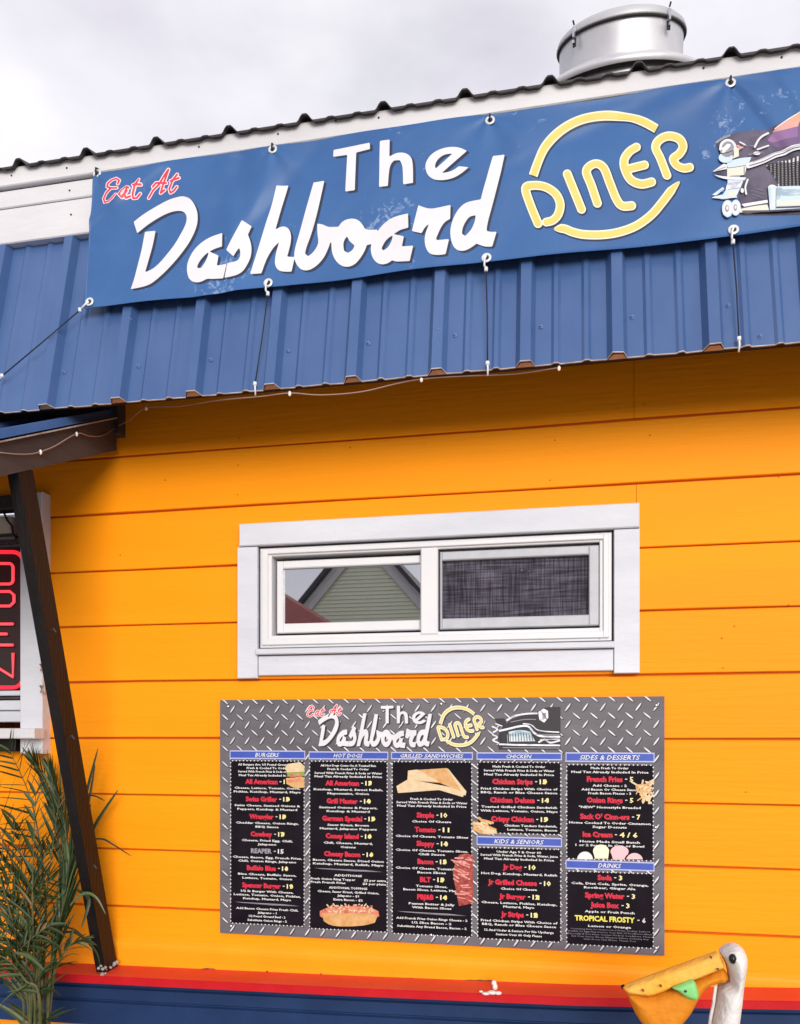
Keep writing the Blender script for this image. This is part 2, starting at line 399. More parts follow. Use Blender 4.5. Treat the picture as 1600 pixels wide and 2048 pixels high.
# chipped paint patches and caulk blob on the ledge's back corner
mb = MB(); rr = random.Random(9)
for (xa, xb, yy, hh) in [(400, 430, 1938.5, 4), (755, 800, 1962, 4.5), (800, 870, 1960.5, 5), (870, 925, 1962, 3.5), (925, 985, 1961, 3), (532, 536, 1943, 3), (640, 643, 1948, 3), (252, 300, 1936, 2.5), (780, 830, 1957, 2.2)]:
    mb = MB(); n = max(3, int((xb-xa)/5)); top = []; bot = []
    for k in range(n+1):
        x = xa+(xb-xa)*k/n; t = math.sin(math.pi*k/n)**.5*hh*rr.uniform(.5, 1)+.4
        top.append(pt(x, yy-t*.6, -.0135)); bot.append(pt(x, yy+t*.6, -.0135))
    mb.prism(top+bot[::-1], (0, .003, 0)); mb.build('paint_chip', ['chipped_wood'], diner)
mb = MB()
for (px, py, rx, rz) in [(984, 1985, 9, 4), (972, 1987, 8, 3), (996, 1986, 7, 3.5), (990, 1974, 5, 7), (988, 1966, 5, 5), (962, 1983, 4, 2)]:
    c = pt(px, py, -.116 if py > 1980 else -.08); k = 2.55/F
    P = [(rx*k*math.sin(a), rz*k*math.cos(a)) for a in np.linspace(0, math.pi, 7)]
    mb.lathe([(max(r_, 1e-4), h) for r_, h in P], c, (0, .15, 1), 10)
mb.build('caulk_blob', ['caulk'], diner, smooth=True)

# ---- mansard of ribbed blue metal
def my(z): return -.325+.2275*(z-zv(710, -.325))       # plane of the metal
RIBPX = [93, 236, 382, 541, 703, 877, 1053, 1235, 1428]
rx = [pt(p, HOR-700*(1+(p-800)*1.232e-4), -.33).x for p in RIBPX]
PIT = (rx[-1]-rx[0])/8
allr = [rx[0]+PIT*k for k in range(-11, 21) if XL-.3 < rx[0]+PIT*k < XR+.3]
ZB, ZT = zv(710, -.325), zv(1100, -.22)
prof = []
for x in allr:
    prof += [(x-.026, 0), (x-.0135, .024), (x+.0135, .024), (x+.024, 0)]
    for q in (1/3, 2/3):
        c = x+PIT*q; prof += [(c-.012, 0), (c-.005, .0058), (c+.005, .0058), (c+.012, 0)]
def ribbed(prof, lower, upper, edge, thick=.0012, out=(0, -1, 0)):
    """sheet between two rows; lower/upper give the base point for x"""
    mb = MB(); n = len(prof); nv = []
    o = Vector(out)
    for P in (lower, upper):
        for (x, h) in prof: nv.append(Vector(P(x))+o*h)
    mb.add(nv, [(i, i+1, n+i+1, n+i) for i in range(n-1)], 0)
    bk = [v-o*thick for v in nv]
    mb.add(bk, [(i+1, i, n+i, n+i+1) for i in range(n-1)], 0)
    ed = [nv[i]+o*.0012-Vector((0, 0, .0012)) for i in range(n)]+[nv[i]-o*.002-Vector((0, 0, .0012)) for i in range(n)]+[nv[i]+o*.0012+Vector((0, 0, .0010)) for i in range(n)]
    mb.add(ed, [(i, i+1, n+i+1, n+i) for i in range(n-1)]+[(i, 2*n+i, 2*n+i+1, i+1) for i in range(n-1)], 1)
    return mb
odir = Vector((0, -1, .2275)).normalized()
rwv = random.Random(5)
wob = {round(x, 4): rwv.uniform(-.0012, .0012) for x, h in prof}
mb = ribbed(prof, lambda x: (x, my(ZB), ZB+wob[round(x, 4)]+.0015*math.sin(x*2.3)), lambda x: (x, my(ZT), ZT), 1, out=odir)
for x in allr:                                       # foam closures under the rib ends
    a = [(x-.023, my(ZB)-.001, ZB+.001), (x+.023, my(ZB)-.001, ZB+.001), (x+.012, my(ZB)-.0165, ZB+.006), (x-.012, my(ZB)-.0165, ZB+.006)]
    mb.prism([Vector(p)+Vector((0, 0, -.002)) for p in a], (0, .012, .012), 2)
mb.build('mansard', ['blue_metal', 'metal_edge', 'rib_foam'], diner)
mans = bpy.data.objects['mansard']
def mansard_at(px, py, h=0.0):
    p = pt(px, py, my(EYE)-h, .2275); return p
mb = MB()
for px, py in [(128, 745), (277, 733), (422, 720), (577, 702), (737, 687), (910, 671), (1082, 654), (1264, 635), (1456, 612), (247, 722), (1520, 673)]:
    p = mansard_at(px, py); mb = MB()
    mb.lathe([(.0055, -.001), (.0062, .002), (.0035, .003), (.0035, .0062), (0.0001, .0072)], p, odir, 6)
    s_ = mb.build('screw', ['screw_metal'], mans, org=Vector((0, 0, 0)))
for px, py in [(877, 660), (876, 691), (261, 640)]:
    p = mansard_at(px, py, .019); mb = MB()
    mb.lathe([(.0045, -.001), (.005, .002), (.003, .003), (.003, .0062), (0.0001, .007)], p, odir, 6)
    mb.build('screw', ['screw_metal'], mans)
# closed underside and framing behind the mansard
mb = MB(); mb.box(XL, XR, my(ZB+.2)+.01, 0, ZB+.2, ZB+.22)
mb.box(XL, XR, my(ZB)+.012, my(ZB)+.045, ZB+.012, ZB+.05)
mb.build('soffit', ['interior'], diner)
for x_ in (XL+.01, XR-.03): mb = MB(); mb.prism([(x_, my(ZB)+.004, ZB), (x_, 0, ZB), (x_, 0, ZT), (x_, my(ZT)+.004, ZT)], (.02, 0, 0)); mb.build('end_cap', ['blue_metal'], diner)

# ---- fascia boards (three steps) with rows of nails
YF = -.222
z_top, z_a, z_b, z_c = zv(1243, YF), zv(1203, YF), zv(1161, YF), zv(1083, YF)
mb = MB()
mb.box(XL-.03, XR+.03, YF-.016, 0, z_a, z_top, 0, .003)
mb.box(XL-.03, XR+.03, YF-.002, 0, z_b+.0015, z_a-.004, 0, .003)
mb.box(XL-.03, XR+.03, YF-.002, 0, z_c, z_b-.0015, 0, .003)
mb.box(XL-.03, XR+.03, YF+.004, 0, z_b-.0015, z_b+.0015, 1)
mb.box(XL-.03, XR+.03, YF+.004, 0, z_a-.004, z_a, 1)
for px, v in [(140, 1222), (140, 1180), (143, 1127), (403, 1224), (675, 1235), (760, 1228), (1053, 1238), (1405, 1228), (1360, 1240), (30, 1224), (560, 1226), (1560, 1226)]:
    p = Vector((pt(px, HOR, YF).x, YF-.0165 if v > 1203 else YF-.0025, zv(v, YF))); mb.lathe([(.0001, -.0012), (.0028, -.001), (.003, .0005)], p, (0, 1, 0), 8, 1)
mb.build('fascia', ['white_paint', 'gap_dark'], diner)

# ---- corrugated roof sloping up and back
YR = -.255; SL = .333
zr0 = zv(1252, YR)
hump = [-.5233, .3809]
hx = [38, 175, 312, 458, 607, 765, 928, 1100, 1275, 1462]
hx = [xp(p, YR) for p in hx]; HP = (hx[-1]-hx[0])/9
prof = []; k0 = -12
for k in range(-13, 22):
    x = hx[0]+HP*k
    if not XL-.25 < x < XR+.2: continue
    prof += [(x-.027, 0), (x-.019, .006), (x-.012, .015), (x-.006, .020), (x+.006, .020), (x+.012, .015), (x+.019, .006), (x+.027, 0)]
    for q in (.33, .67): prof += [(x+HP*q-.02, 0), (x+HP*q-.006, .005), (x+HP*q+.006, .005), (x+HP*q+.02, 0)]
RD = 2.35; rdir = Vector((0, -SL, 1)).normalized()
mb = MB(); n = len(prof)
for (y0, z0, y1, z1) in [(YR, zr0, YR+RD, zr0+RD*SL), (YR+RD, zr0+RD*SL, 4.7, zr0+RD*SL-(4.7-YR-RD)*SL)]:
    up = rdir if y0 == YR else Vector((0, SL, 1)).normalized()
    vs = []
    for (yy, zz) in ((y0, z0), (y1, z1)):
        for (x, h) in prof: vs.append(Vector((x, yy, zz))+up*h)
    vs += [v-up*.003 for v in vs]
    mb.add(vs, [(i, i+1, n+i+1, n+i) for i in range(n-1)]+[(2*n+i+1, 2*n+i, 3*n+i, 3*n+i+1) for i in range(n-1)]+[(i, 2*n+i, 2*n+i+1, i+1) for i in range(n-1)])
mb.box(XL, XR, YR+.022, YR+.04, zr0-.004, zr0+.02)   # dark filler under the sheet
for x in (XL+.02, XR-.04):                              # gables
    mb.prism([(x, 0.0, zl[-1]), (x, 4.4, zl[-1]), (x, 4.4, zr0-.05), (x, YR+RD, zr0+RD*SL-.02), (x, 0, zr0)], (.02, 0, 0))
mb.build('roof', ['roof_dark'], diner)

# ---- sliding window with white casing
def frame_boxes(mb, x0, x1, z0, z1, w_, y0, y1, m=0, bev=.002):
    wl, wr, wb, wt = w_ if isinstance(w_, tuple) else (w_,)*4
    mb.box(x0, x0+wl, y0, y1, z0, z1, m, bev); mb.box(x1-wr, x1, y0, y1, z0, z1, m, bev)
    mb.box(x0+wl, x1-wr, y0, y1, z0, z0+wb, m, bev); mb.box(x0+wl, x1-wr, y0, y1, z1-wt, z1, m, bev)
mb = MB()
xa, xb = xp(478, -.03), xp(1279, -.03)
wob2 = [(xa, 0, -.002), (xb, 0, .002)]
mb.box(xa, xb, -.032, 0, zv(384), zv(430), 0, .003)                     # head board
mb.box(xp(480), xp(520), -.024, 0, zv(112.5), zv(383), 0, .002)            # left
mb.box(xp(1227), xp(1278), -.024, 0, zv(112.5), zv(383), 0, .002)          # right
mb.box(xp(521), xp(1226), -.020, 0, zv(118), zv(158), 0, .002)             # apron
mb.box(xp(519), xp(1228), -.036, .01, zv(160), zv(172), 0, .003)           # sill nose
mb.build('window', ['white_trim'], diner)
win = bpy.data.objects['window']
win['label'] = 'sliding window with white wooden casing over the menu board'
mb = MB()
X0, X1 = xp(523), xp(1223)
frame_boxes(mb, X0, X1, zv(175), zv(380), (.038, .034, .038, .026), -.012, .05)
frame_boxes(mb, X0+.008, X1-.008, zv(175)+.008, zv(380)-.006, (.02, .016, .02, .014), -.020, -.011)
mb.box(xp(843), xp(877), -.016, .05, zv(175)+.03, zv(380)-.02, 0, .003)    # middle stile
mb.build('vinyl_frame', ['vinyl'], win)
mb = MB(); frame_boxes(mb, xp(552), xp(862), zv(206), zv(355), (.020, .034, .030, .024), .006, .03, 0, .003); mb.build('sash', ['vinyl'], win)
mb = MB(); frame_boxes(mb, xp(880), xp(1199), zv(205), zv(358), (.006, .030, .032, .026), -.004, .03, 0, .003)
mb.box(xp(878), xp(1200), .002, .03, zv(358), zv(361), 1); mb.box(xp(876), xp(879), .002, .03, zv(205), zv(358), 1)
mb.build('screen_frame', ['screen_frame', 'gap_dark'], win)
mb = MB(); mb.box(xp(560), xp(850), .018, .021, zv(215), zv(350)); mb.build('glass_pane', ['glass_reflect'], win)
mb = MB(); mb.box(xp(880), xp(1196), .014, .0155, zv(212), zv(350)); mb.build('insect_screen', ['insect_screen'], win)
mb = MB(); mb.box(xp(500), xp(1240), .3, .31, zv(100), zv(450)); mb.box(xp(500), xp(1240), .05, .3, zv(100), zv(105)); mb.box(xp(500), xp(1240), .05, .3, zv(445), zv(450))
mb.box(xp(500), xp(505), .05, .3, zv(105), zv(445)); mb.box(xp(1236), xp(1240), .05, .3, zv(105), zv(445))
mb.build('room_behind', ['interior'], win)
# thin gaps round the casing
mb = MB(); mb.box(xp(520.3), xp(522), -.008, .02, zv(172), zv(383)); mb.box(xp(1223.5), xp(1226.4), -.008, .02, zv(172), zv(383))
mb.box(xp(521), xp(1226), -.010, .02, zv(380.6), zv(383.4)); mb.box(xp(521), xp(1226), -.006, .02, zv(172.4), zv(175)); mb.build('casing_gap', ['gap_dark'], win)

# ---- service window on the left with its casing and shelf
mb = MB()
mb.box(xp(57), xp(101), -.045, .0, zv(-45), zv(520), 0, .003)
mb.box(-1.78, -1.70, -.045, .0, zv(-45), zv(520), 0, .003)
mb.box(-1.70, xp(57), -.03, 0.02, zv(490), zv(520), 1, .003)
mb.box(-1.70, xp(57), -.02, .04, zv(82), zv(93), 0, .003)
mb.box(-1.70, xp(57), -.012, .03, zv(74), zv(80), 1, .001)
for a, b in ((50, 72), (24, 48)): mb.box(-1.70, xp(57), -.01, .03, zv(a), zv(b), 0, .003)
mb.build('service_window', ['white_trim', 'roof_dark'], diner)
sw = bpy.data.objects['service_window']; sw['label'] = 'service window with white casing behind the neon sign'
mb = MB(); mb.box(-1.70, xp(57), .035, .04, zv(93), zv(490)); mb.build('glass_pane', ['glass_dark'], sw)
mb = MB(); mb.box(-1.70, xp(57), .3, .32, zv(60), zv(500)); mb.build('room_behind', ['interior'], sw)
mb = MB(); mb.box(-1.68, xp(30, .0), -.02, .03, zv(440), zv(476), 0, .003); mb.box(-1.68, xp(38, .0), -.025, .03, zv(424), zv(430), 1); mb.build('header_panel', ['beige', 'steel'], sw)
mb = MB(); mb.tube([pt(8, 1025, -.024), pt(14, 1040, -.026), pt(24, 1052, -.026), pt(26, 1066, -.026), pt(32, 1078, -.03)], .0035, 6); mb.build('latch_cord', ['black_metal'], sw)
mb = MB(); mb.box(-1.72, xp(72, -.09), -.10, -.046, zv(-12), zv(10), 0, .003); mb.box(-1.72, xp(30, -.05), -.045, 0, zv(-40), zv(-13), 1)
mb.build('shelf', ['white_paint', 'brown_wood'], sw)
for py in (1335, 1378):
    c = pt(88, py, -.048); mb = MB(); mb.box(c.x-.008, c.x+.006, -.055, -.044, c.z-.012, c.z+.012, 0, .002); mb.tube([c+Vector((-.006, -.012, .01)), c+Vector((.004, -.016, 0)), c+Vector((-.004, -.012, -.012))], .003, 6)
    mb.build('latch', ['steel'], sw)

# ---- small lean-to roof over the service window
XE = -.93
def ly(z0, y): return z0+.44*y            # slopes down towards the viewer (y negative)
ZA = EYE+.965
mb = MB()
pr = [(-.03, EYE+1.045-.02), (-.03, EYE+.915), (-.86, EYE+.915-.458*.83), (-.86, EYE+1.045-.02-.492*.83)]
mb.prism([(XE, y, z) for y, z in pr], (-.038, 0, 0), 0)
mb.build('rafter', ['brown_fascia'], diner)
mb = MB(); mb.box(-2.2, XE-.038, -.86, -.82, EYE+.54, EYE+.61, 0); mb.box(-2.2, XE+.015, -.045, -.001, EYE+.965, ZB+.19, 0)  # second box: ledger carried up as a dark sheet imitating shade under the mansard
mb.prism([(-2.2, -.03, EYE+1.045-.02), (-2.2, -.03, EYE+.915), (-2.2, -.86, EYE+.915-.458*.83), (-2.2, -.86, EYE+1.045-.02-.492*.83)], (.038, 0, 0), 0)
mb.build('beam_and_gap_shade', ['brown_fascia'], diner)
mb = MB(); n = 0; prof2 = []
x = XE+.012
prof2 = [(XE+.010, -.008), (XE+.010, .0), (XE+.004, .0)]
xx = XE-.02
while xx > -2.2:
    prof2 += [(xx+.02, .0), (xx+.012, .019), (xx-.012, .019), (xx-.026, 0), (xx-.085, 0), (xx-.092, .0045), (xx-.104, .0045), (xx-.11, 0), (xx-.16, 0), (xx-.166, .0045), (xx-.178, .0045), (xx-.184, 0)]
    xx -= .2286
n = len(prof2); u3 = Vector((0, -.492, 1)).normalized(); vs = []
for (yy, zz) in ((-.9, EYE+1.035-.492*.87), (-.02, EYE+1.035)):
    vs += [Vector((x, yy, zz))+u3*h for x, h in prof2]
vs += [v-u3*.0015 for v in vs]
mb.add(vs, [(i, n+i, n+i+1, i+1) for i in range(n-1)]+[(2*n+i, 2*n+i+1, 3*n+i+1, 3*n+i) for i in range(n-1)]+[(i, i+1, 2*n+i+1, 2*n+i) for i in range(n-1)], 0)
mb.add([vs[0]+Vector((.0015, 0, -.002)), vs[n]+Vector((.0015, 0, -.002)), vs[n]+Vector((.0015, 0, .0025)), vs[0]+Vector((.0015, 0, .0025))], [(0, 1, 2, 3)], 1)
mb.build('lean_to_roof', ['blue_metal', 'metal_edge'], diner)

# slanted brace from the ledge to the lean-to
foot = Vector((pt(214, 1930, -.065).x, -.065, 0)); foot.z = ledge_top(foot.x)+.004
def onx(px, py, x):
    u = px-800; d = (u*CT-F*ST, u*ST+F*CT, HOR-py); t = (x-CAM[0])/d[0]
    return Vector((x, CAM[1]+d[1]*t, EYE+d[2]*t))
foot.x = XE-.019; top = onx(38, 955, foot.x); top += (top-foot).normalized()*.03
mb = MB()
ax = (top-foot).normalized(); nrm_ = Vector((0, ax.z, -ax.y))
wx, wy = .034, .066
a0 = [foot+Vector((0, 0, 0))+Vector((sx*wx/2, 0, 0))+Vector((0, sy*wy/2/abs(nrm_.y), 0)) for sx, sy in ((-1, -1), (1, -1), (1, 1), (-1, 1))]
for k in range(4): a0[k].y += .01
a1 = [p+(top-foot) for p in a0]
mid = [(.5*(p+q)) for p, q in zip(a0, a1)]
mb.add(a0+a1, [(0, 3, 2, 1), (4, 5, 6, 7), (0, 1, 5, 4), (1, 2, 6, 5), (2, 3, 7, 6), (3, 0, 4, 7)])
mb.build('brace', ['brown_wood'], diner)
br = bpy.data.objects['brace']
for px, py in ((125, 1278), (153, 1475), (203, 1737)):
    p = pt(px, py, -.2); mb = MB()
    t = (p.z-foot.z)/(top.z-foot.z); q = foot.lerp(top, t)
    c = Vector((q.x+.021, q.y-.01, q.z)); mb.tube([c, c+Vector((.014, -.006, .006)), c+Vector((.02, -.004, -.004))], .0025, 6)
    mb.build('hook', ['roof_dark'], br)
mb = MB(); rr = random.Random(3)
for k in range(16):
    c = foot+Vector((rr.uniform(-.005, .03), rr.uniform(-.05, .03), rr.uniform(.0, .022))); r_ = rr.uniform(.003, .008)
    mb.lathe([(.0001, -r_), (r_, -r_*.3), (r_*.8, r_*.5), (.0001, r_)], c, (0, 0, 1), 6)
mb.build('caulk_blob', ['gravel'], br)

# ------------------------------------------------------------------ the printed banner
YB, AB = -.244, .125
ZB0 = zv(1212, YB)                       # top edge height
def bw(px, py):                          # photo place -> flat banner coordinates (x along, h above its top edge line)
    p = pt(px, py, YB+AB*(EYE-ZB0)*1.0, AB) if False else pt(px, py, YB-AB*(ZB0-EYE), AB)
    return p.x, p.z
rb = random.Random(11)
GT = [xp(p, YB) for p in (195, 546, 980, 1461, 2010)]
WR = [(rb.uniform(-1, 2), rb.uniform(-.3, 0), rb.uniform(0, 3.14), rb.uniform(.03, .11), rb.uniform(.15, .5), rb.uniform(-1, 1)) for _ in range(26)]
def brip(x, z):
    """how far the cloth stands off its mean plane (wrinkles), metres towards the viewer"""
    h = z-ZB0
    e = .0035*math.sin(x*7+1.2+h*5)+.002*math.sin(x*17-h*14+.5)
    for (cx, ch, an, s1, s2, am) in WR:
        a = (x-cx)*math.cos(an)+(h-ch)*math.sin(an); b = -(x-cx)*math.sin(an)+(h-ch)*math.cos(an)
        e += .0075*am*math.exp(-(a/(s1*.45))**2-(b/s2)**2)
    for g in GT:                         # radial folds from the top grommets
        dx = x-g; r_ = math.hypot(dx, h+.01)
        e += .0032*math.sin(6*math.atan2(h+.004, dx+1e-6))*math.exp(-r_/.13)
    return e*min(1, max(0, -h/.02+.25))
def bpt(x, z, lift=0.0):
    return Vector((x, YB+AB*(z-ZB0)-brip(x, z)-lift, z))
x0b, x1b = bw(190, 345)[0], xp(2040, YB)
zb0 = zv(920, YB-.05)
banner = thing('vinyl_banner', (x0b, YB, zb0), 'long blue vinyl banner reading Eat At The Dashboard Diner hung over the white fascia', 'banner')
def edge_t(x): return ZB0+.0025*math.sin(x*9+.4)-.0015*math.sin(x*23)+.0022*math.sin(x*4.1+2)
def edge_b(x): return zb0+.003*math.sin(x*5.2+1)+.0012*math.sin(x*14)
NX, NZ = 420, 56
vs = []; fs = []
for j in range(NZ+1):
    for i in range(NX+1):
        xx = x0b+(x1b-x0b)*i/NX; t = j/NZ; z = edge_b(xx)*(1-t)+edge_t(xx)*t
        xs = xx-.012*(1-t) if i == 0 else xx
        vs.append(bpt(xx-.0045*(1-t)*(1-i/NX), z))
for j in range(NZ):
    for i in range(NX): a = j*(NX+1)+i; fs.append((a, a+1, a+NX+2, a+NX+1))
n0 = len(vs); vs += [v+Vector((0, .0012, 0)) for v in vs]
fs += [(a+n0, d+n0, c+n0, b+n0) for a, b, c, d in fs]
rim = [j*(NX+1) for j in range(NZ+1)]; bo = list(range(NX+1))
fs += [(a, a+n0, b+n0, b) for a, b in zip(rim, rim[1:])]+[(b, b+n0, a+n0, a) for a, b in zip(bo, bo[1:])]
bm_m = mat('banner_blue', (.022, .084, .245), .42, spec=.4, col2=(.036, .118, .31), nscale=3.2, bump=.1, bscale=14, nlo=.3, nhi=.75)
n = bm_m.node_tree.nodes; l = bm_m.node_tree.links           # pale scuffs, mostly near the top edge
t_ = n.new('ShaderNodeTexCoord'); z1 = n.new('ShaderNodeTexNoise'); z1.inputs['Scale'].default_value = 38; z1.inputs['Detail'].default_value = 6; z1.inputs['Roughness'].default_value = .7; z1.inputs['Distortion'].default_value = 1.2
z2 = n.new('ShaderNodeTexNoise'); z2.inputs['Scale'].default_value = 3.6; z2.inputs['Detail'].default_value = 2
l.new(t_.outputs['Object'], z1.inputs[0]); l.new(t_.outputs['Object'], z2.inputs[0])
mu = n.new('ShaderNodeMath'); mu.operation = 'MULTIPLY'; l.new(z1.outputs[0], mu.inputs[0]); l.new(z2.outputs[0], mu.inputs[1])
rp = n.new('ShaderNodeMapRange'); rp.inputs[1].default_value = .365; rp.inputs[2].default_value = .42; l.new(mu.outputs[0], rp.inputs[0])
rp.inputs[4].default_value = .42
q = n.new('ShaderNodeMix'); q.data_type = 'RGBA'; l.new(rp.outputs[0], q.inputs[0]); l.new(n['Principled BSDF'].inputs['Base Color'].links[0].from_socket, q.inputs[6]); q.inputs[7].default_value = (.34, .44, .64, 1)
l.new(q.outputs[2], n['Principled BSDF'].inputs['Base Color'])
o = obj('cloth', vs, fs, 'banner_blue', banner, smooth=True)

mat('ink_white', (.66, .65, .68), .45, col2=(.60, .59, .62), nscale=9, spots=((.5, .47, .46), 40, .74))
mat('ink_shadow', (.018, .024, .055), .5)
mat('ink_yellow', (.66, .49, .11), .45, col2=(.72, .55, .17), nscale=12)
mat('ink_cream', (.72, .68, .52), .45)
mat('ink_red', (.62, .03, .05), .45)
mat('ink_pink', (.80, .58, .62), .45)
mat('ink_black', (.022, .018, .024), .5)
mat('ink_dark', (.035, .030, .052), .5, col2=(.13, .11, .17), nscale=9, nlo=.4, nhi=.66)
mat('ink_purple', (.20, .105, .27), .5, col2=(.30, .15, .27), nscale=8)
mat('ink_salmon', (.66, .33, .26), .5, col2=(.50, .26, .30), nscale=12)
mat('ink_chrome', (.38, .38, .46), .4, col2=(.78, .78, .82), nscale=26, nlo=.38, nhi=.55, stretch=(1, 1, 2.5))
mat('ink_teal', (.26, .36, .44), .4, col2=(.60, .68, .70), nscale=14, nlo=.4, nhi=.6, stretch=(1, 1, 4))
mat('ink_grey', (.22, .21, .25), .5, col2=(.32, .31, .35), nscale=20)

def Cv(pts, ox, oy, sc): return [(ox+x/sc, oy+y/sc) for x, y in pts]
LET = {}          # closed outlines (outer, holes) in photo places
LET['D'] = (Cv([(118,545),(250,440),(400,350),(550,262),(680,215),(760,205),(840,240),(900,330),(930,430),(930,560),(900,670),(840,800),(760,920),(660,1050),(550,1170),(440,1270),(340,1345),(230,1380),(75,1400),(120,1270),(160,1100),(200,950),(230,820),(262,672),(395,655),(370,800),(330,960),(265,1190),(370,1150),(470,1060),(570,940),(650,830),(720,700),(770,600),(795,510),(785,440),(740,398),(650,395),(540,430),(400,510),(300,580),(210,650),(160,685)], 250, 360, 6.4), [])
LET['a'] = (Cv([(1255,690),(1120,720),(1000,790),(900,890),(840,990),(805,1090),(802,1180),(820,1260),(860,1305),(920,1318),(990,1300),(1050,1262),(1120,1272),(1265,1268),(1310,1085),(1175,1095),(1200,972),(1085,925),(1160,885),(1250,862)], 250, 360, 6.4), [Cv([(1080,930),(1040,955),(980,1020),(935,1095),(930,1135),(975,1135),(1020,1080),(1060,1000)], 250, 360, 6.4)])
LET['s'] = (Cv([(230,600),(345,662),(298,770),(330,850),(348,940),(340,1050),(300,1150),(240,1250),(160,1300),(80,1318),(2,1326),(43,1142),(150,1128),(195,1090),(212,1020),(194,945),(160,990),(120,1060),(22,968),(90,850),(160,730)], 450, 350, 6.4), [])
LET['h'] = (Cv([(655,125),(798,105),(640,690),(700,655),(760,645),(815,680),(845,760),(838,880),(795,1045),(892,1050),(850,1235),(720,1240),(660,1200),(635,1120),(650,1000),(690,850),(620,920),(560,1020),(520,1110),(470,1265),(330,1280),(400,1040),(480,760),(560,470)], 450, 350, 6.4), [])
LET['b'] = (Cv([(1130,90),(1270,70),(1225,280),(1180,480),(1110,740),(1040,920),(1022,1000),(1060,1035),(1120,990),(1175,910),(1195,850),(1180,740),(1180,620),(1250,630),(1320,665),(1450,662),(1470,800),(1345,858),(1320,930),(1270,1040),(1200,1130),(1110,1200),(1030,1222),(960,1200),(905,1130),(882,1040),(895,930),(950,740),(1030,430)], 450, 350, 6.4), [])
LET['o'] = (Cv([(30,790),(170,785),(220,715),(310,682),(400,688),(465,735),(510,810),(560,825),(670,820),(660,900),(620,980),(570,1010),(530,1015),(510,1080),(450,1180),(380,1260),(290,1297),(200,1280),(130,1215),(90,1130),(78,1040),(80,980),(30,975)], 650, 330, 6.4), [Cv([(280,905),(310,970),(375,1020),(350,1080),(290,1115),(240,1090),(228,1010),(245,950)], 650, 330, 6.4)])
LET['a2'] = (Cv([(1062,620),(1068,805),(960,830),(900,870),(875,882),(1010,915),(985,1045),(1132,1040),(1085,1235),(910,1240),(860,1220),(800,1260),(720,1272),(650,1240),(600,1170),(580,1080),(590,980),(640,880),(700,800),(780,720),(880,660)], 650, 330, 6.4), [Cv([(868,900),(850,980),(800,1060),(740,1090),(722,1060),(760,980),(820,920)], 650, 330, 6.4)])
LET['r'] = (Cv([(300,775),(440,830),(560,815),(715,785),(710,965),(640,1000),(580,1090),(528,1215),(545,1232),(695,1218),(650,1405),(560,1420),(460,1410),(410,1360),(382,1270),(385,1160),(440,1020),(380,1070),(345,1140),(218,1108),(260,930)], 790, 290, 6.4), [])
LET['d'] = (Cv([(1255,150),(1405,130),(1330,470),(1250,780),(1180,1030),(1175,1110),(1230,1125),(1302,1118),(1245,1308),(1150,1312),(1045,1270),(980,1320),(890,1365),(800,1360),(740,1300),(710,1180),(715,1060),(760,930),(830,820),(920,750),(1100,715),(1160,480)], 790, 290, 6.4), [Cv([(1035,915),(1030,980),(980,1100),(900,1178),(860,1150),(865,1080),(910,990),(960,930)], 790, 290, 6.4)])
THE = {'T': (Cv([(90,262),(480,200),(485,268),(335,300),(320,700),(218,715),(238,320),(85,335)], 650, 250, 5.333), []),
       'h': (Cv([(590,185),(695,172),(690,350),(760,310),(840,303),(910,335),(940,400),(940,620),(835,638),(832,440),(800,385),(740,388),(690,440),(672,655),(578,665)], 650, 250, 5.333), []),
       'e': (Cv([(1515,280),(1440,240),(1350,232),(1240,255),(1140,310),(1080,390),(1068,460),(1095,540),(1160,590),(1260,600),(1370,580),(1460,530),(1535,465),(1430,450),(1350,505),(1245,520),(1400,380)], 650, 250, 5.333), [Cv([(1360,305),(1270,390),(1180,470),(1172,430),(1200,370),(1270,315)], 650, 250, 5.333)])}
EAT = [[(380,360),(400,290),(340,250),(270,290),(210,370),(200,420),(270,445),(370,440)], [(270,445),(180,530),(130,620),(150,690),(230,700),(310,640),(360,570)],
       [(590,450),(540,420),(470,490),(430,580),(470,620),(560,500)], [(570,430),(520,560),(530,620),(600,580)], [(760,290),(690,400),(640,540),(650,610),(710,600),(770,520)], [(660,390),(790,370)],
       [(920,600),(1000,460),(1100,360),(1200,190),(1270,90)], [(1270,90),(1220,230),(1160,400),(1130,510),(1200,450)], [(990,400),(1050,330),(1230,330)], [(1420,170),(1340,270),(1280,430),(1300,500),(1360,460),(1410,390)], [(1300,290),(1450,230)]]
EAT = [Cv(p, 195, 330, 8.89) for p in EAT]
DIN = [[(200,1075),(130,900),(92,765),(160,738),(260,750),(350,810),(390,900),(375,990),(330,1045),(272,1062)], [(452,638),(575,950)],
       [(712,895),(660,740),(617,625),(650,570),(710,552),(770,595),(820,720),(880,860),(930,912),(1010,908)],
       [(1050,405),(990,445),(945,515),(950,600),(1000,690),(1090,725),(1182,706)], [(960,605),(1120,560)],
       [(1315,645),(1260,500),(1217,405),(1250,335),(1330,300),(1420,325),(1455,390),(1425,450),(1372,495),(1400,550),(1460,575),(1512,568)]]
DIN = [Cv(spline(p, 5), 1030, 200, 4.324) for p in DIN]
ARC1 = Cv(spline([(152,672),(200,530),(255,405),(340,300),(450,215),(580,155),(720,125),(850,120),(1000,140),(1120,185),(1225,240)], 5), 1030, 200, 4.324)
ARC2 = Cv(spline([(345,1125),(420,1120),(500,1150),(600,1168),(750,1165),(900,1138),(1050,1080),(1180,985),(1280,870),(1350,780),(1418,705)], 5), 1030, 200, 4.324)

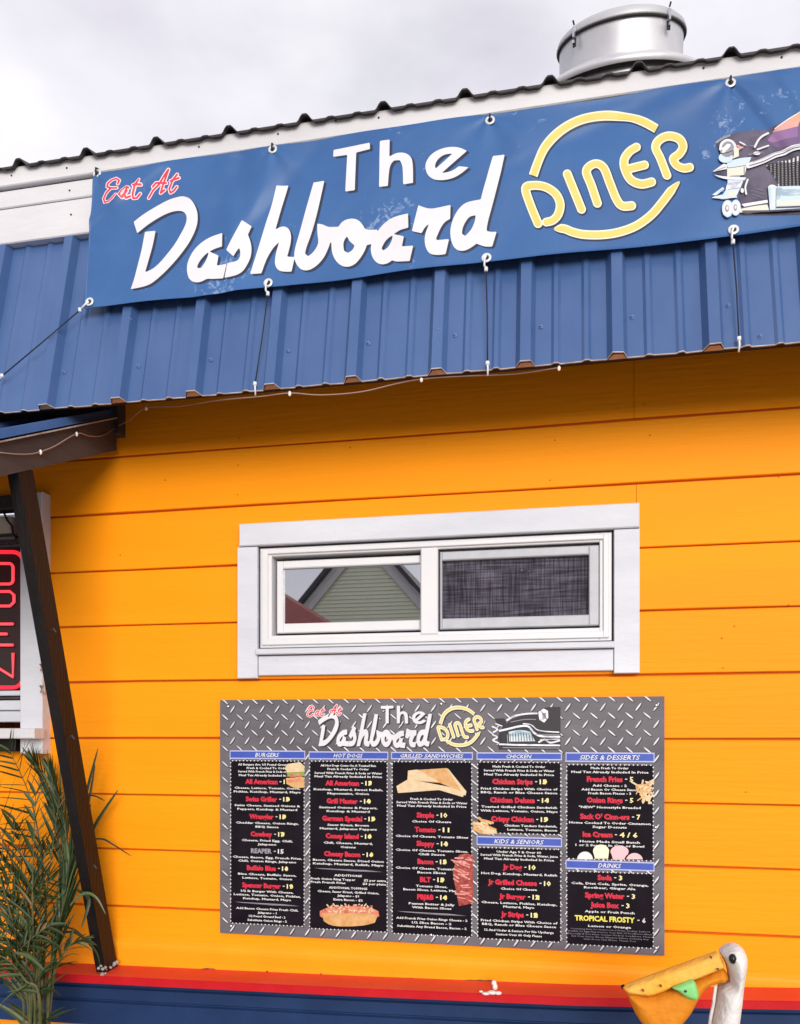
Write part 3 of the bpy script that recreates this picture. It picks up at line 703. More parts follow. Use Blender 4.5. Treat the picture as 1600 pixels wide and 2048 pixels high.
def F_letters(S, dx=0, dy=0, grow=0):
    def f(X, Y):
        d = np.full(X.shape, 1e9)
        for (o_, hs) in S.values():
            P = smooth_poly(o_)+np.array([dx, dy]); m_ = (X[0, :].size > 0)
            e = sd_poly(X, Y, P)
            for h in hs: e = np.maximum(e, -sd_poly(X, Y, smooth_poly(h)+np.array([dx, dy])))
            d = np.minimum(d, e)
        return d-grow
    return f
def F_strokes(S, wd, dx=0, dy=0):
    def f(X, Y):
        d = np.full(X.shape, 1e9)
        for P in S: d = np.minimum(d, sd_stroke(X-dx, Y-dy, P, wd))
        return d
    return f
def F_arcs(wd, dx=0, dy=0):
    def f(X, Y):
        X, Y = X-dx, Y-dy
        a = sd_stroke(X, Y, ARC1, wd)
        (ax, ay), (bx, by) = ARC1[0], ARC1[1]; a = np.maximum(a, -((X-ax-1.5)*(bx-ax)+(Y-ay+6)*(by-ay))/math.hypot(bx-ax, by-ay)+ -2)
        (ax, ay), (bx, by) = ARC1[-1], ARC1[-2]; a = np.maximum(a, -((X-ax)*(bx-ax)+(Y-ay)*(by-ay))/math.hypot(bx-ax, by-ay)+0)
        k = len(ARC2); ws = [wd*min(1, .25+i/5, .25+(k-1-i)/7) for i in range(k)]
        return np.minimum(a, sd_stroke(X, Y, ARC2, ws))
    return f
def merge(parts):       # [(verts2d, faces, midx)]
    V = []; FA = []; M = []
    for v, f, m_ in parts:
        k = len(V); V += v; FA += [tuple(i+k for i in q) for q in f]; M += [m_]*len(f)
    return V, FA, M
def print_on_banner(name, layers, mats, box, cell=2.0, lift0=.0006, label=None):
    """layers: [(field, material slot)] from back to front"""
    X, Y = grid(*box, cell); V = []; FA = []; M = []
    for k, (f, m_) in enumerate(layers):
        v2, f2, _ = contour(X, Y, f(X, Y)); b = len(V)
        for (px, py) in v2:
            x, z = bw(px, py); V.append(bpt(x, z, lift0+.0005*k))
        FA += [tuple(i+b for i in q) for q in f2]; M += [m_]*len(f2)
    return obj(name, V, FA, mats, banner, M, label=label)
print_on_banner('script_lettering', [(F_letters(LET, 4.5, 3.2), 0), (F_letters(LET), 1)], ['ink_shadow', 'ink_white'], (255, 1015, 300, 590))
print_on_banner('plain_lettering', [(F_letters(THE, 5.5, 3), 0), (F_letters(THE), 1)], ['ink_shadow', 'ink_white'], (660, 945, 278, 390))
print_on_banner('red_lettering', [(F_strokes(EAT, 7.2), 0), (F_strokes(EAT, 3.4), 1)], ['ink_pink', 'ink_red'], (200, 365, 335, 418), 1.2)
FD = lambda wd, dx=0, dy=0: (lambda X, Y: np.minimum(F_strokes(DIN, wd, dx, dy)(X, Y), F_arcs(wd, dx, dy)(X, Y)))
print_on_banner('round_emblem', [(FD(20.5, 1.8, 1.8), 0), (FD(18), 1), (FD(11.5), 2)], ['ink_shadow', 'ink_cream', 'ink_yellow'], (1035, 1400, 212, 485), 1.8)

# the printed car (front of an old chrome-nosed car)
def cc(pts): return Cv(pts, 1400, 200, 7.315)
def P_(pts, sm=True): 
    q = smooth_poly(cc(pts)) if sm else np.array(cc(pts)); return lambda X, Y: sd_poly(X, Y, q)
def S_(pts, wd): 
    q = cc(spline(pts, 4)); w_ = wd/7.315; return lambda X, Y: sd_stroke(X, Y, q, w_)
def C_(cx, cy, r1, r2=None):
    (x, y), = cc([(cx, cy)]); a = r1/7.315; b = (r2 or r1)/7.315
    return lambda X, Y: (np.sqrt(((X-x)/a)**2+((Y-y)/b)**2)-1)*min(a, b)
KX = 3300      # the car runs on past the picture's edge
mat('ink_bone', (.64, .61, .52), .45); mat('ink_orange', (.70, .34, .20), .5, col2=(.60, .30, .24), nscale=10); mat('ink_plum', (.12, .075, .17), .5, col2=(.16, .09, .20), nscale=12); mat('ink_pale', (.50, .60, .68), .45)
MTC = ['ink_dark', 'ink_purple', 'ink_salmon', 'ink_black', 'ink_teal', 'ink_chrome', 'ink_grey', 'ink_bone', 'ink_orange', 'ink_plum', 'ink_pale', 'ink_white']
car = [(P_([(225,612),(420,505),(700,448),(1000,440),(1300,300),(1500,190),(2300,60),(KX,120),(KX,1660),(600,1690),(540,1400),(640,1150),(400,1000),(265,760)]), 0),
       (S_([(240,620),(330,560),(430,520)], 30), 6),
       (P_([(980,600),(1080,455),(1300,300),(1470,200),(2300,80),(2600,80),(2500,560),(1800,640),(1200,705),(1020,655)]), 9),
       (P_([(985,595),(1080,455),(1300,300),(1470,200),(2300,80),(2550,80),(2450,400),(1800,500),(1300,580),(1050,625)]), 1),
       (P_([(1050,480),(1300,300),(1470,205),(1900,130),(1830,330),(1463,400),(1200,470)]), 2), (P_([(1230,345),(1470,205),(1900,130),(1860,230),(1480,310),(1300,350)]), 8),
       (S_([(1090,440),(1300,297),(1470,205)], 16), 7), (P_([(1420,380),(1480,300),(1560,640),(1420,660)]), 9),
       (P_([(950,1000),(1130,930),(1463,850),(KX-200,700),(KX-200,1260),(1130,1270),(1120,1150),(1060,1080)]), 3)]
for k in range(36):                     # grille bars
    x = 975+k*56; y0_ = 985-(x-950)*.28 if x < 1463 else 845-(x-1463)*.08
    car.append((S_([(x, max(y0_, 690)), (x+6, 1262 if x > 1130 else 1010+(x-1000)*1.6)], 25), 11))
for k in range(14):
    y = 905+k*30; car.append((S_([(960+k*16, y+60-k*6), (1463, y+10-k*4), (KX-200, y-60)], 12), 3))
for k in range(7): car.append((S_([(720+k*8, 1330+k*20), (930, 1320+k*20)], 5), 6))
car += [(P_([(1000,1290),(1110,1285),(KX,1180),(KX,1560),(1110,1640),(1010,1620)], False), 10), (P_([(1110,1300),(1200,1300),(1160,1500),(1110,1520)]), 4), (P_([(1110,1330),(KX,1230),(KX,1330),(1200,1420)], False), 4),
       (P_([(1110,1500),(KX,1380),(KX,1480),(1110,1560)], False), 7), (P_([(1110,1575),(KX,1490),(KX,1530),(1110,1600)], False), 0),
       (P_([(560,1600),(980,1545),(1010,1640),(700,1680),(560,1660)]), 7), (P_([(600,1545),(980,1480),(985,1520),(640,1580)]), 5), (S_([(600,1600),(800,1560),(1000,1535)], 18), 0),
       (P_([(385,925),(560,872),(745,862),(690,985),(400,1012)]), 10), (P_([(390,1018),(680,985),(645,1120),(392,1150)]), 7), (S_([(390,1014),(540,1000),(690,978)], 9), 3), (S_([(640,1005),(640,1110)], 18), 6), (P_([(420,1130),(600,1120),(560,1160),(430,1160)]), 6),
       (P_([(395,1165),(670,1160),(600,1280),(520,1440),(330,1480),(175,1430),(330,1400),(400,1290)]), 10), (P_([(390,1240),(600,1215),(565,1300),(370,1330)]), 5), (P_([(400,1370),(555,1350),(530,1420),(420,1440)]), 7), (S_([(400,1330),(575,1310)], 10), 6),
       (S_([(690,1190),(655,1300),(668,1400)], 26), 11), (S_([(640,1190),(590,1320)], 14), 0), (C_(610,1350,24,36), 11), (P_([(172,1400),(330,1290),(350,1325),(230,1415)]), 10), (P_([(250,1380),(330,1320),(335,1350)]), 4), (S_([(180,1440),(330,1455),(530,1445)], 14), 11),
       (P_([(175,1062),(340,950),(392,965),(390,1030),(250,1050)]), 11), (S_([(230,1045),(370,1000)], 12), 6), (P_([(175,1080),(380,1048),(388,1142),(330,1130)]), 0),
       (P_([(180,1095),(340,1140),(660,1160),(640,1200),(350,1185)]), 11),
       (S_([(700,990),(900,925),(1150,815),(1463,715),(2300,640),(KX-150,640)], 78), 11), (S_([(715,990),(920,930),(1150,822),(1463,722),(2300,650),(KX-150,650)], 15), 0), (S_([(760,940),(930,880),(1150,785),(1463,690)], 10), 6),
       (C_(372,862,104,78), 10), (C_(392,745,104,112), 6), (P_([(310,790),(350,700),(400,660),(450,680),(400,740),(345,800)]), 5), (S_([(292,740),(310,660),(380,612),(460,630),(508,700),(500,760)], 36), 11), (S_([(300,805),(400,790),(480,760)], 12), 3), (C_(336,735,26,24), 11),
       (P_([(505,700),(560,740),(560,850),(475,885),(492,790)]), 7), (P_([(540,690),(638,716),(560,765)]), 2), (S_([(520,700),(560,690)], 16), 8),
       (S_([(790,720),(860,600),(990,500)], 30), 11), (S_([(575,642),(650,685)], 20), 11), (S_([(830,760),(990,705)], 24), 11), (C_(820,815,52,26), 11), (S_([(640,692),(770,702)], 7), 6), (S_([(700,830),(900,800)], 10), 6),
       (P_([(985,1290),(1105,1280),(1100,1630),(1015,1640)]), 10), (S_([(1070,1340),(1066,1580)], 26), 11), (S_([(1105,1320),(1100,1620)], 12), 6), (S_([(1010,1320),(1020,1600)], 10), 4), (C_(1045,1290,48,22), 11),
       (C_(395,1610,80,120), 10), (C_(515,1600,72,112), 10), (C_(395,1612,62,96), 11), (C_(515,1602,56,90), 11), (C_(388,1612,30,50), 6), (C_(508,1600,27,48), 6), (C_(392,1604,17,28), 11), (C_(512,1594,15,26), 11), (S_([(332,1690),(395,1735),(460,1700)], 10), 4),
       (S_([(620,1655),(1010,1648),(1700,1610),(KX-50,1570)], 26), 0)]
X, Y = grid(1415, 1860, 205, 445, 1.15)
V = []; FA = []; M = []
for k, (f, m_) in enumerate(car):
    d_ = f(X, Y)
    v2, f2, _ = contour(X, Y, d_); b = len(V)
    for (px, py) in v2: V.append(bpt(*bw(px, py), .0006+.00005*k))
    FA += [tuple(i+b for i in q_) for q_ in f2]; M += [m_]*len(f2)
obj('car_picture', V, FA, MTC, banner, M)

# grommets with their black hooks (top) and shock cords (bottom)
odb = Vector((0, -1, AB)).normalized()
def ring(c, R_, r_, ax, n=20, m=6):
    ax = Vector(ax).normalized(); A = ax.orthogonal().normalized(); B = ax.cross(A); mb = MB(); vs = []
    for i in range(n):
        t = 2*math.pi*i/n; d = A*math.cos(t)+B*math.sin(t)
        for k in range(m):
            s_ = 2*math.pi*k/m; vs.append(c+d*(R_+r_*math.cos(s_))+ax*(r_*.5*math.sin(s_)))
    mb.add(vs, [(i*m+k, ((i+1) % n)*m+k, ((i+1) % n)*m+(k+1) % m, i*m+(k+1) % m) for i in range(n) for k in range(m)])
    return mb
mat('grommet', (.66, .67, .68), .3, .4)
for k, (px, py) in enumerate([(195, 348), (546, 300), (980, 241), (1461, 165), (178, 603), (537, 567), (973, 517), (1467, 459)]):
    x, z = bw(px, py); c = bpt(x, z, .002); mb = ring(c, .0098, .0042, odb)
    mb.lathe([(.0001, 0), (.0065, 0)], c+odb*-.001, odb, 12, 1)
    mb.build('grommet', ['grommet', 'gap_dark'], banner, smooth=True)
def cord_thing(label, A, B, ha, hb):
    t = thing('shock_cord', B, label, 'cord', 'black cords pulling down the banner')
    mb = MB(); mb.tube([A, A.lerp(B, .5)+Vector((.0015, 0, .0)), B], .0018, 6); mb.build('cord', ['black_cord'], t, smooth=True)
    mb = MB(); mb.tube(ha, .0028, 6); mb.lathe([(.0001, -.006), (.005, -.005), (.005, .005), (.0001, .006)], ha[-1], (0, 0, 1), 8); mb.build('hook', ['hook_white'], t, smooth=True)
    mb = MB(); mb.tube(hb, .0024, 6); mb.lathe([(.0001, -.005), (.0052, -.004), (.0052, .005), (.0001, .006)], hb[0], (0, 0, 1), 8); mb.build('hook', ['hook_white'], t, smooth=True)
for px, py, qx, qy, lb in [(537, 567, 510, 768, 'black shock cord below the letter h of the banner, leaning left'), (973, 517, 975, 727, 'upright black shock cord below the letter d of the banner'), (1467, 459, 1478, 678, 'black shock cord below the printed car on the banner')]:
    x, z = bw(px, py); c = bpt(x, z, .005); e = mansard_at(qx, qy, .016)
    h = [c+Vector((0, -.002, .004)), c+Vector((-.004, -.004, -.006)), c+Vector((-.005, -.002, -.022)), c+Vector((-.001, .004, -.03))]
    cord_thing(lb, h[-1], e, h, [e, e+Vector((.001, -.002, -.014)), e+Vector((.0, .004, -.030))])
x, z = bw(178, 603); c = bpt(x, z, .004); a = mansard_at(160, 620, .034); e = mansard_at(4, 752, .030)
cord_thing('black shock cord slanting left from the bottom left corner of the banner', a, e, [c, c+Vector((-.01, -.002, -.008)), a], [e, e+Vector((-.006, 0, -.006)), e+Vector((-.012, .008, -.008))])
for px, py in [(195, 348), (546, 300), (980, 241), (1461, 165)]:
    x, z = bw(px, py); c = bpt(x, z, .004)
    mb = MB(); mb.tube([c+Vector((0, .0, -.006)), c+Vector((0, -.006, .0)), c+Vector((0, -.004, .012)), c+Vector((0, .012, .018)), c+Vector((0, .02, .018))], .0026, 6); mb.build('hook', ['black_metal'], banner, smooth=True)

# ------------------------------------------------------------------ string light under the mansard and along the lean-to
sl = thing('string_light', pt(234, 854, -.1), 'brown string light cable with small clear bulbs under the blue metal edge', 'string light')
key = [(0, 905, -.80), (30, 908, -.7), (60, 908, -.6), (82, 903, -.52), (110, 892, -.42), (154, 867, -.28), (178, 872, -.23), (205, 871, -.16), (234, 853, -.10), (262, 838, -.14), (293, 815, -.22), (360, 812, -.26), (440, 800, -.30), (520, 793, -.31), (580, 786, -.315), (640, 790, -.312), (720, 784, -.312), (790, 768, -.31), (843, 758, -.315), (930, 752, -.312), (1030, 748, -.30), (1118, 735, -.315)]
def cx_(px, py, y):
    if px < 240:        # lies on the outer face of the rafter
        p = pt(px, py, y)
        for _ in range(30):
            y += ((XE+.006)-p.x)*0 if False else 0
        u = px-800; d = (u*CT-F*ST, u*ST+F*CT, HOR-py); t = (XE+.006-CAM[0])/d[0]
        return Vector((CAM[0]+d[0]*t, CAM[1]+d[1]*t, EYE+d[2]*t))
    return pt(px, py, y)
pts = [cx_(*k) for k in key]; pts = [Vector(p) for p in spline([tuple(p) for p in pts], 4)]
mb = MB(); mb.tube(pts, .0017, 6); mb.build('cable', ['cable'], sl, smooth=True)
for k in key:
    if (k[0], k[1]) in [(82, 903), (154, 867), (234, 853), (293, 815), (580, 786), (843, 758), (1118, 735)]:
        c = cx_(*k); mb = MB(); mb.lathe([(.0001, .007), (.003, .005), (.0045, 0), (.004, -.005), (.0001, -.008)], c+Vector((0, -.002, -.002)), (0, 0, 1), 8); mb.build('bulb', ['bulb'], sl, smooth=True)

# ------------------------------------------------------------------ exhaust fan on the roof
axf = Vector((0, -SL, 1)).normalized()
FR = .0775
def fan_c(): return Vector((CAM[0]+.785*CT-2.95*ST, CAM[1]+.797*ST+2.95*CT, 0))
fc = fan_c(); fc.z = zr0+(fc.y-YR)*SL
topz = .468
fan = thing('exhaust_fan', fc, 'round galvanised kitchen exhaust fan with clamped lid on the roof', 'exhaust fan')
rf = .209
mb = MB(); mb.lathe([(.0001, topz-.012), (rf*.5, topz-.016), (rf*.84, topz-.030), (rf*.95, topz-.040), (rf+.003, topz-.052), (rf+.008, topz-.066), (rf+.008, topz-.070), (rf, topz-.072)], fc, axf, 64); mb.build('lid', ['lid_steel'], fan, smooth=True)
mb = MB(); mb.lathe([(rf-.002, topz-.066), (rf-.002, topz-.30)], fc, axf, 64); mb.build('drum', ['galv'], fan, smooth=True)
mb = MB(); mb.lathe([(rf+.005, topz-.071), (rf+.0065, topz-.073), (rf+.005, topz-.076), (rf-.001, topz-.076)], fc, axf, 64, 0); mb.build('rim_band', ['gap_dark'], fan, smooth=True)
r2 = .285
mb = MB(); mb.lathe([(rf-.02, topz-.175), (rf+.03, topz-.177), (r2-.02, topz-.190), (r2, topz-.202), (r2+.006, topz-.212), (r2, topz-.222)], fc, axf, 64, 0)
mb.lathe([(r2, topz-.222), (r2-.012, topz-.230), (r2-.02, topz-.226)], fc, axf, 64, 1); mb.build('wind_band', ['galv', 'gap_dark'], fan, smooth=True)
mb = MB(); mb.lathe([(r2-.022, topz-.225), (r2-.022, -.05)], fc, axf, 64, 0); mb.build('base_ring', ['galv'], fan, smooth=True)
for px, py in ((1150, 74), (1337, 42)):
    # clamp on the drum rim where it shows
    best = None
    A = axf.orthogonal().normalized(); B = axf.cross(A)
    for k in range(720):
        t = k*math.pi/360; q_ = fc+axf*(topz-.075)+(A*math.cos(t)+B*math.sin(t))*(rf+.01)
        dx, dy = q_.x-CAM[0], q_.y-CAM[1]; Z = -dx*ST+dy*CT; u = F*(dx*CT+dy*ST)/Z
        if q_.y < fc.y-.02 and (best is None or abs(u-(px-800)) < best[0]): best = (abs(u-(px-800)), q_, (q_-fc-axf*(topz-.075)).normalized())
    c, od = best[1], best[2]; td = axf.cross(od)
    mb = MB(); 
    def bar(a, b, w2, th, m_=0):
        p = [c+td*s_*w2+axf*h for s_, h in ((-1, a), (1, a), (1, b), (-1, b))]; mb.prism(p, od*th, m_)
    bar(-.010, .018, .0045, .008); bar(-.038, -.014, .006, .005, 1); bar(-.028, -.020, .0035, .011, 0)
    mb.tube([c+axf*.022+od*.004, c+axf*.034+od*.010], .003, 6, 1)
    mb.build('clamp', ['steel', 'black_metal'], fan)

# ------------------------------------------------------------------ the menu board
YM = -.013
def mp_(px, py): p = pt(px, py, YM); return p.x, p.z
mx0, mx1 = mp_(440, 1400)[0], mp_(1329, 1400)[0]
mz1, mz0 = zv(69, YM), zv(-418.5, YM)
menu = thing('menu_board', (mx0, YM, mz0), 'diamond plate patterned menu board with five black price columns below the white window', 'sign')
mat('plate_grey', (.095, .088, .102), .5, spec=.2, col2=(.165, .155, .17), nscale=4, bump=.05, stretch=(.6, 1, 2))
mat('tread_light', (.52, .52, .55), .35, col2=(.72, .72, .74), nscale=30)
mat('tread_dark', (.035, .032, .042), .5)
mat('menu_black', (.006, .0045, .007), .55, spec=.06, col2=(.013, .009, .015), nscale=8)
mat('menu_white', (.66, .66, .66), .5)
mat('menu_red', (.62, .030, .060), .5, spec=.1)
mat('menu_redglow', (.10, .004, .012), .5)
mat('menu_blue', (.035, .075, .36), .45, col2=(.05, .09, .42), nscale=20)
mat('menu_lav', (.42, .42, .66), .5)
mat('menu_yellow', (.74, .66, .10), .5)
mat('bread', (.62, .38, .16), .5, col2=(.50, .22, .07), nscale=40)
mat('bread_pale', (.66, .52, .33), .5, col2=(.58, .42, .24), nscale=60)
mat('meat', (.48, .10, .06), .5, col2=(.66, .28, .18), nscale=45)
mat('bacon_fat', (.50, .15, .13), .5, col2=(.70, .36, .32), nscale=110); mat('bacon_red', (.20, .015, .02), .5, col2=(.46, .09, .06), nscale=90)
mat('green_food', (.22, .30, .06), .5)
mat('ice_cream', (.76, .70, .52), .5); mat('ice_pink', (.76, .45, .48), .5)
def mpt(x, z, lift): return Vector((x, YM-lift, z))
mb = MB(); mb.box(mx0, mx1, YM, YM+.004, mz0, mz1, 0)
# raised-looking printed treads
pit = (mx1-mx0)/27.3; k = 0
rows = int((mz1-mz0)/(pit*.5))+2
def lens(cx, cz, ang, L_, W_, lift, m_):
    P = []
    for i in range(10):
        t = 2*math.pi*i/10; a = L_/2*math.cos(t); b = W_/2*math.sin(t)*(1-.35*math.cos(t)**2)
        P.append((cx+a*math.cos(ang)-b*math.sin(ang), cz+a*math.sin(ang)+b*math.cos(ang)))
    if min(p[0] for p in P) < mx0 or max(p[0] for p in P) > mx1 or min(p[1] for p in P) < mz0 or max(p[1] for p in P) > mz1:
        P = [(min(max(a, mx0), mx1), min(max(b, mz0), mz1)) for a, b in P]
        if max(p[0] for p in P)-min(p[0] for p in P) < .002 or max(p[1] for p in P)-min(p[1] for p in P) < .002: return
    mb.add([mpt(a, b, lift) for a, b in P], [tuple(range(len(P)))], m_)
rm = random.Random(8)
for r_ in range(rows):
    for c_ in range(30):
        x = mx0+(c_+.35+.5*(r_ % 2))*pit; z = mz1-(r_+.2)*pit*.5
        a = R(-40) if r_ % 2 == 0 else R(55)
        if x < mx0+.001 or x > mx1-.001: continue
        Lt = pit*.62
        lens(x+.0013, z-.0015, a, Lt*1.1, pit*.19, .0002, 2); lens(x, z, a, Lt*.95, pit*.095, .0004, 1)
mb.build('plate', ['plate_grey', 'tread_light', 'tread_dark'], menu)
for px, py in [(456, 1413), (1312, 1411), (862, 1870), (462, 1852), (1312, 1896), (882, 1408), (1311, 1655)]:
    x, z = mp_(px, py); mb = MB(); mb.lathe([(.0001, -.0028), (.003, -.0022), (.0045, -.0012), (.0047, 0)], Vector((x, YM-.0012, z)), (0, 1, 0), 10); mb.build('screw', ['steel'], menu, smooth=True)

class Ink:
    def __init__(s): s.V = []; s.F = []; s.M = []
    def poly(s, P, m_, lift):
        k = len(s.V); s.V += [mpt(a, b, lift) for a, b in P]; s.F.append(tuple(range(k, k+len(P)))); s.M.append(m_)
    def rect(s, x0, x1, z0, z1, m_, lift): s.poly([(x0, z0), (x1, z0), (x1, z1), (x0, z1)], m_, lift)
    def text(s, t, cx, z, h, m_, lift, width=None, bold=.0, shear=0, left=None):
        v, f, w_ = text2d(t, bold, shear, 1)
        sx = h*1.38 if width is None else width/max(w_, .01)
        x0 = left if left is not None else cx-w_*sx/2
        k = len(s.V); s.V += [mpt(x0+a*sx, z+b*h*1.38, lift) for a, b in v]
        s.F += [tuple(i+k for i in q_) for q_ in f]; s.M += [m_]*len(f)
        return x0, x0+w_*sx
    def build(s, name, mats, parent, label=None): return obj(name, s.V, s.F, mats, parent, s.M, label=label)
MM = ['menu_black', 'menu_white', 'menu_red', 'menu_blue', 'menu_lav', 'menu_yellow', 'menu_redglow', 'ink_grey', 'menu_cream']
mat('menu_cream', (.78, .70, .36), .5, spec=.1)
# scene of the columns: (left px, right px, [ (head text, head y0, y1, panel y0, y1) ])
COLS = [(462, 608, [('BURGERS', 1501, 1518, 1522, 1849)]), (620, 774, [('HOT DOGS', 1503, 1519, 1523, 1860)]), (785, 943, [('GRILLED SANDWICHES', 1504, 1519, 1524, 1870)]),
        (956, 1121, [('CHICKEN', 1505, 1520, 1525, 1667), ('KIDS & SENIORS', 1674, 1692, 1697, 1880)]), (1134, 1306, [('SIDES & DESSERTS', 1505, 1524, 1530, 1719), ('DRINKS', 1722, 1740, 1745, 1892)])]
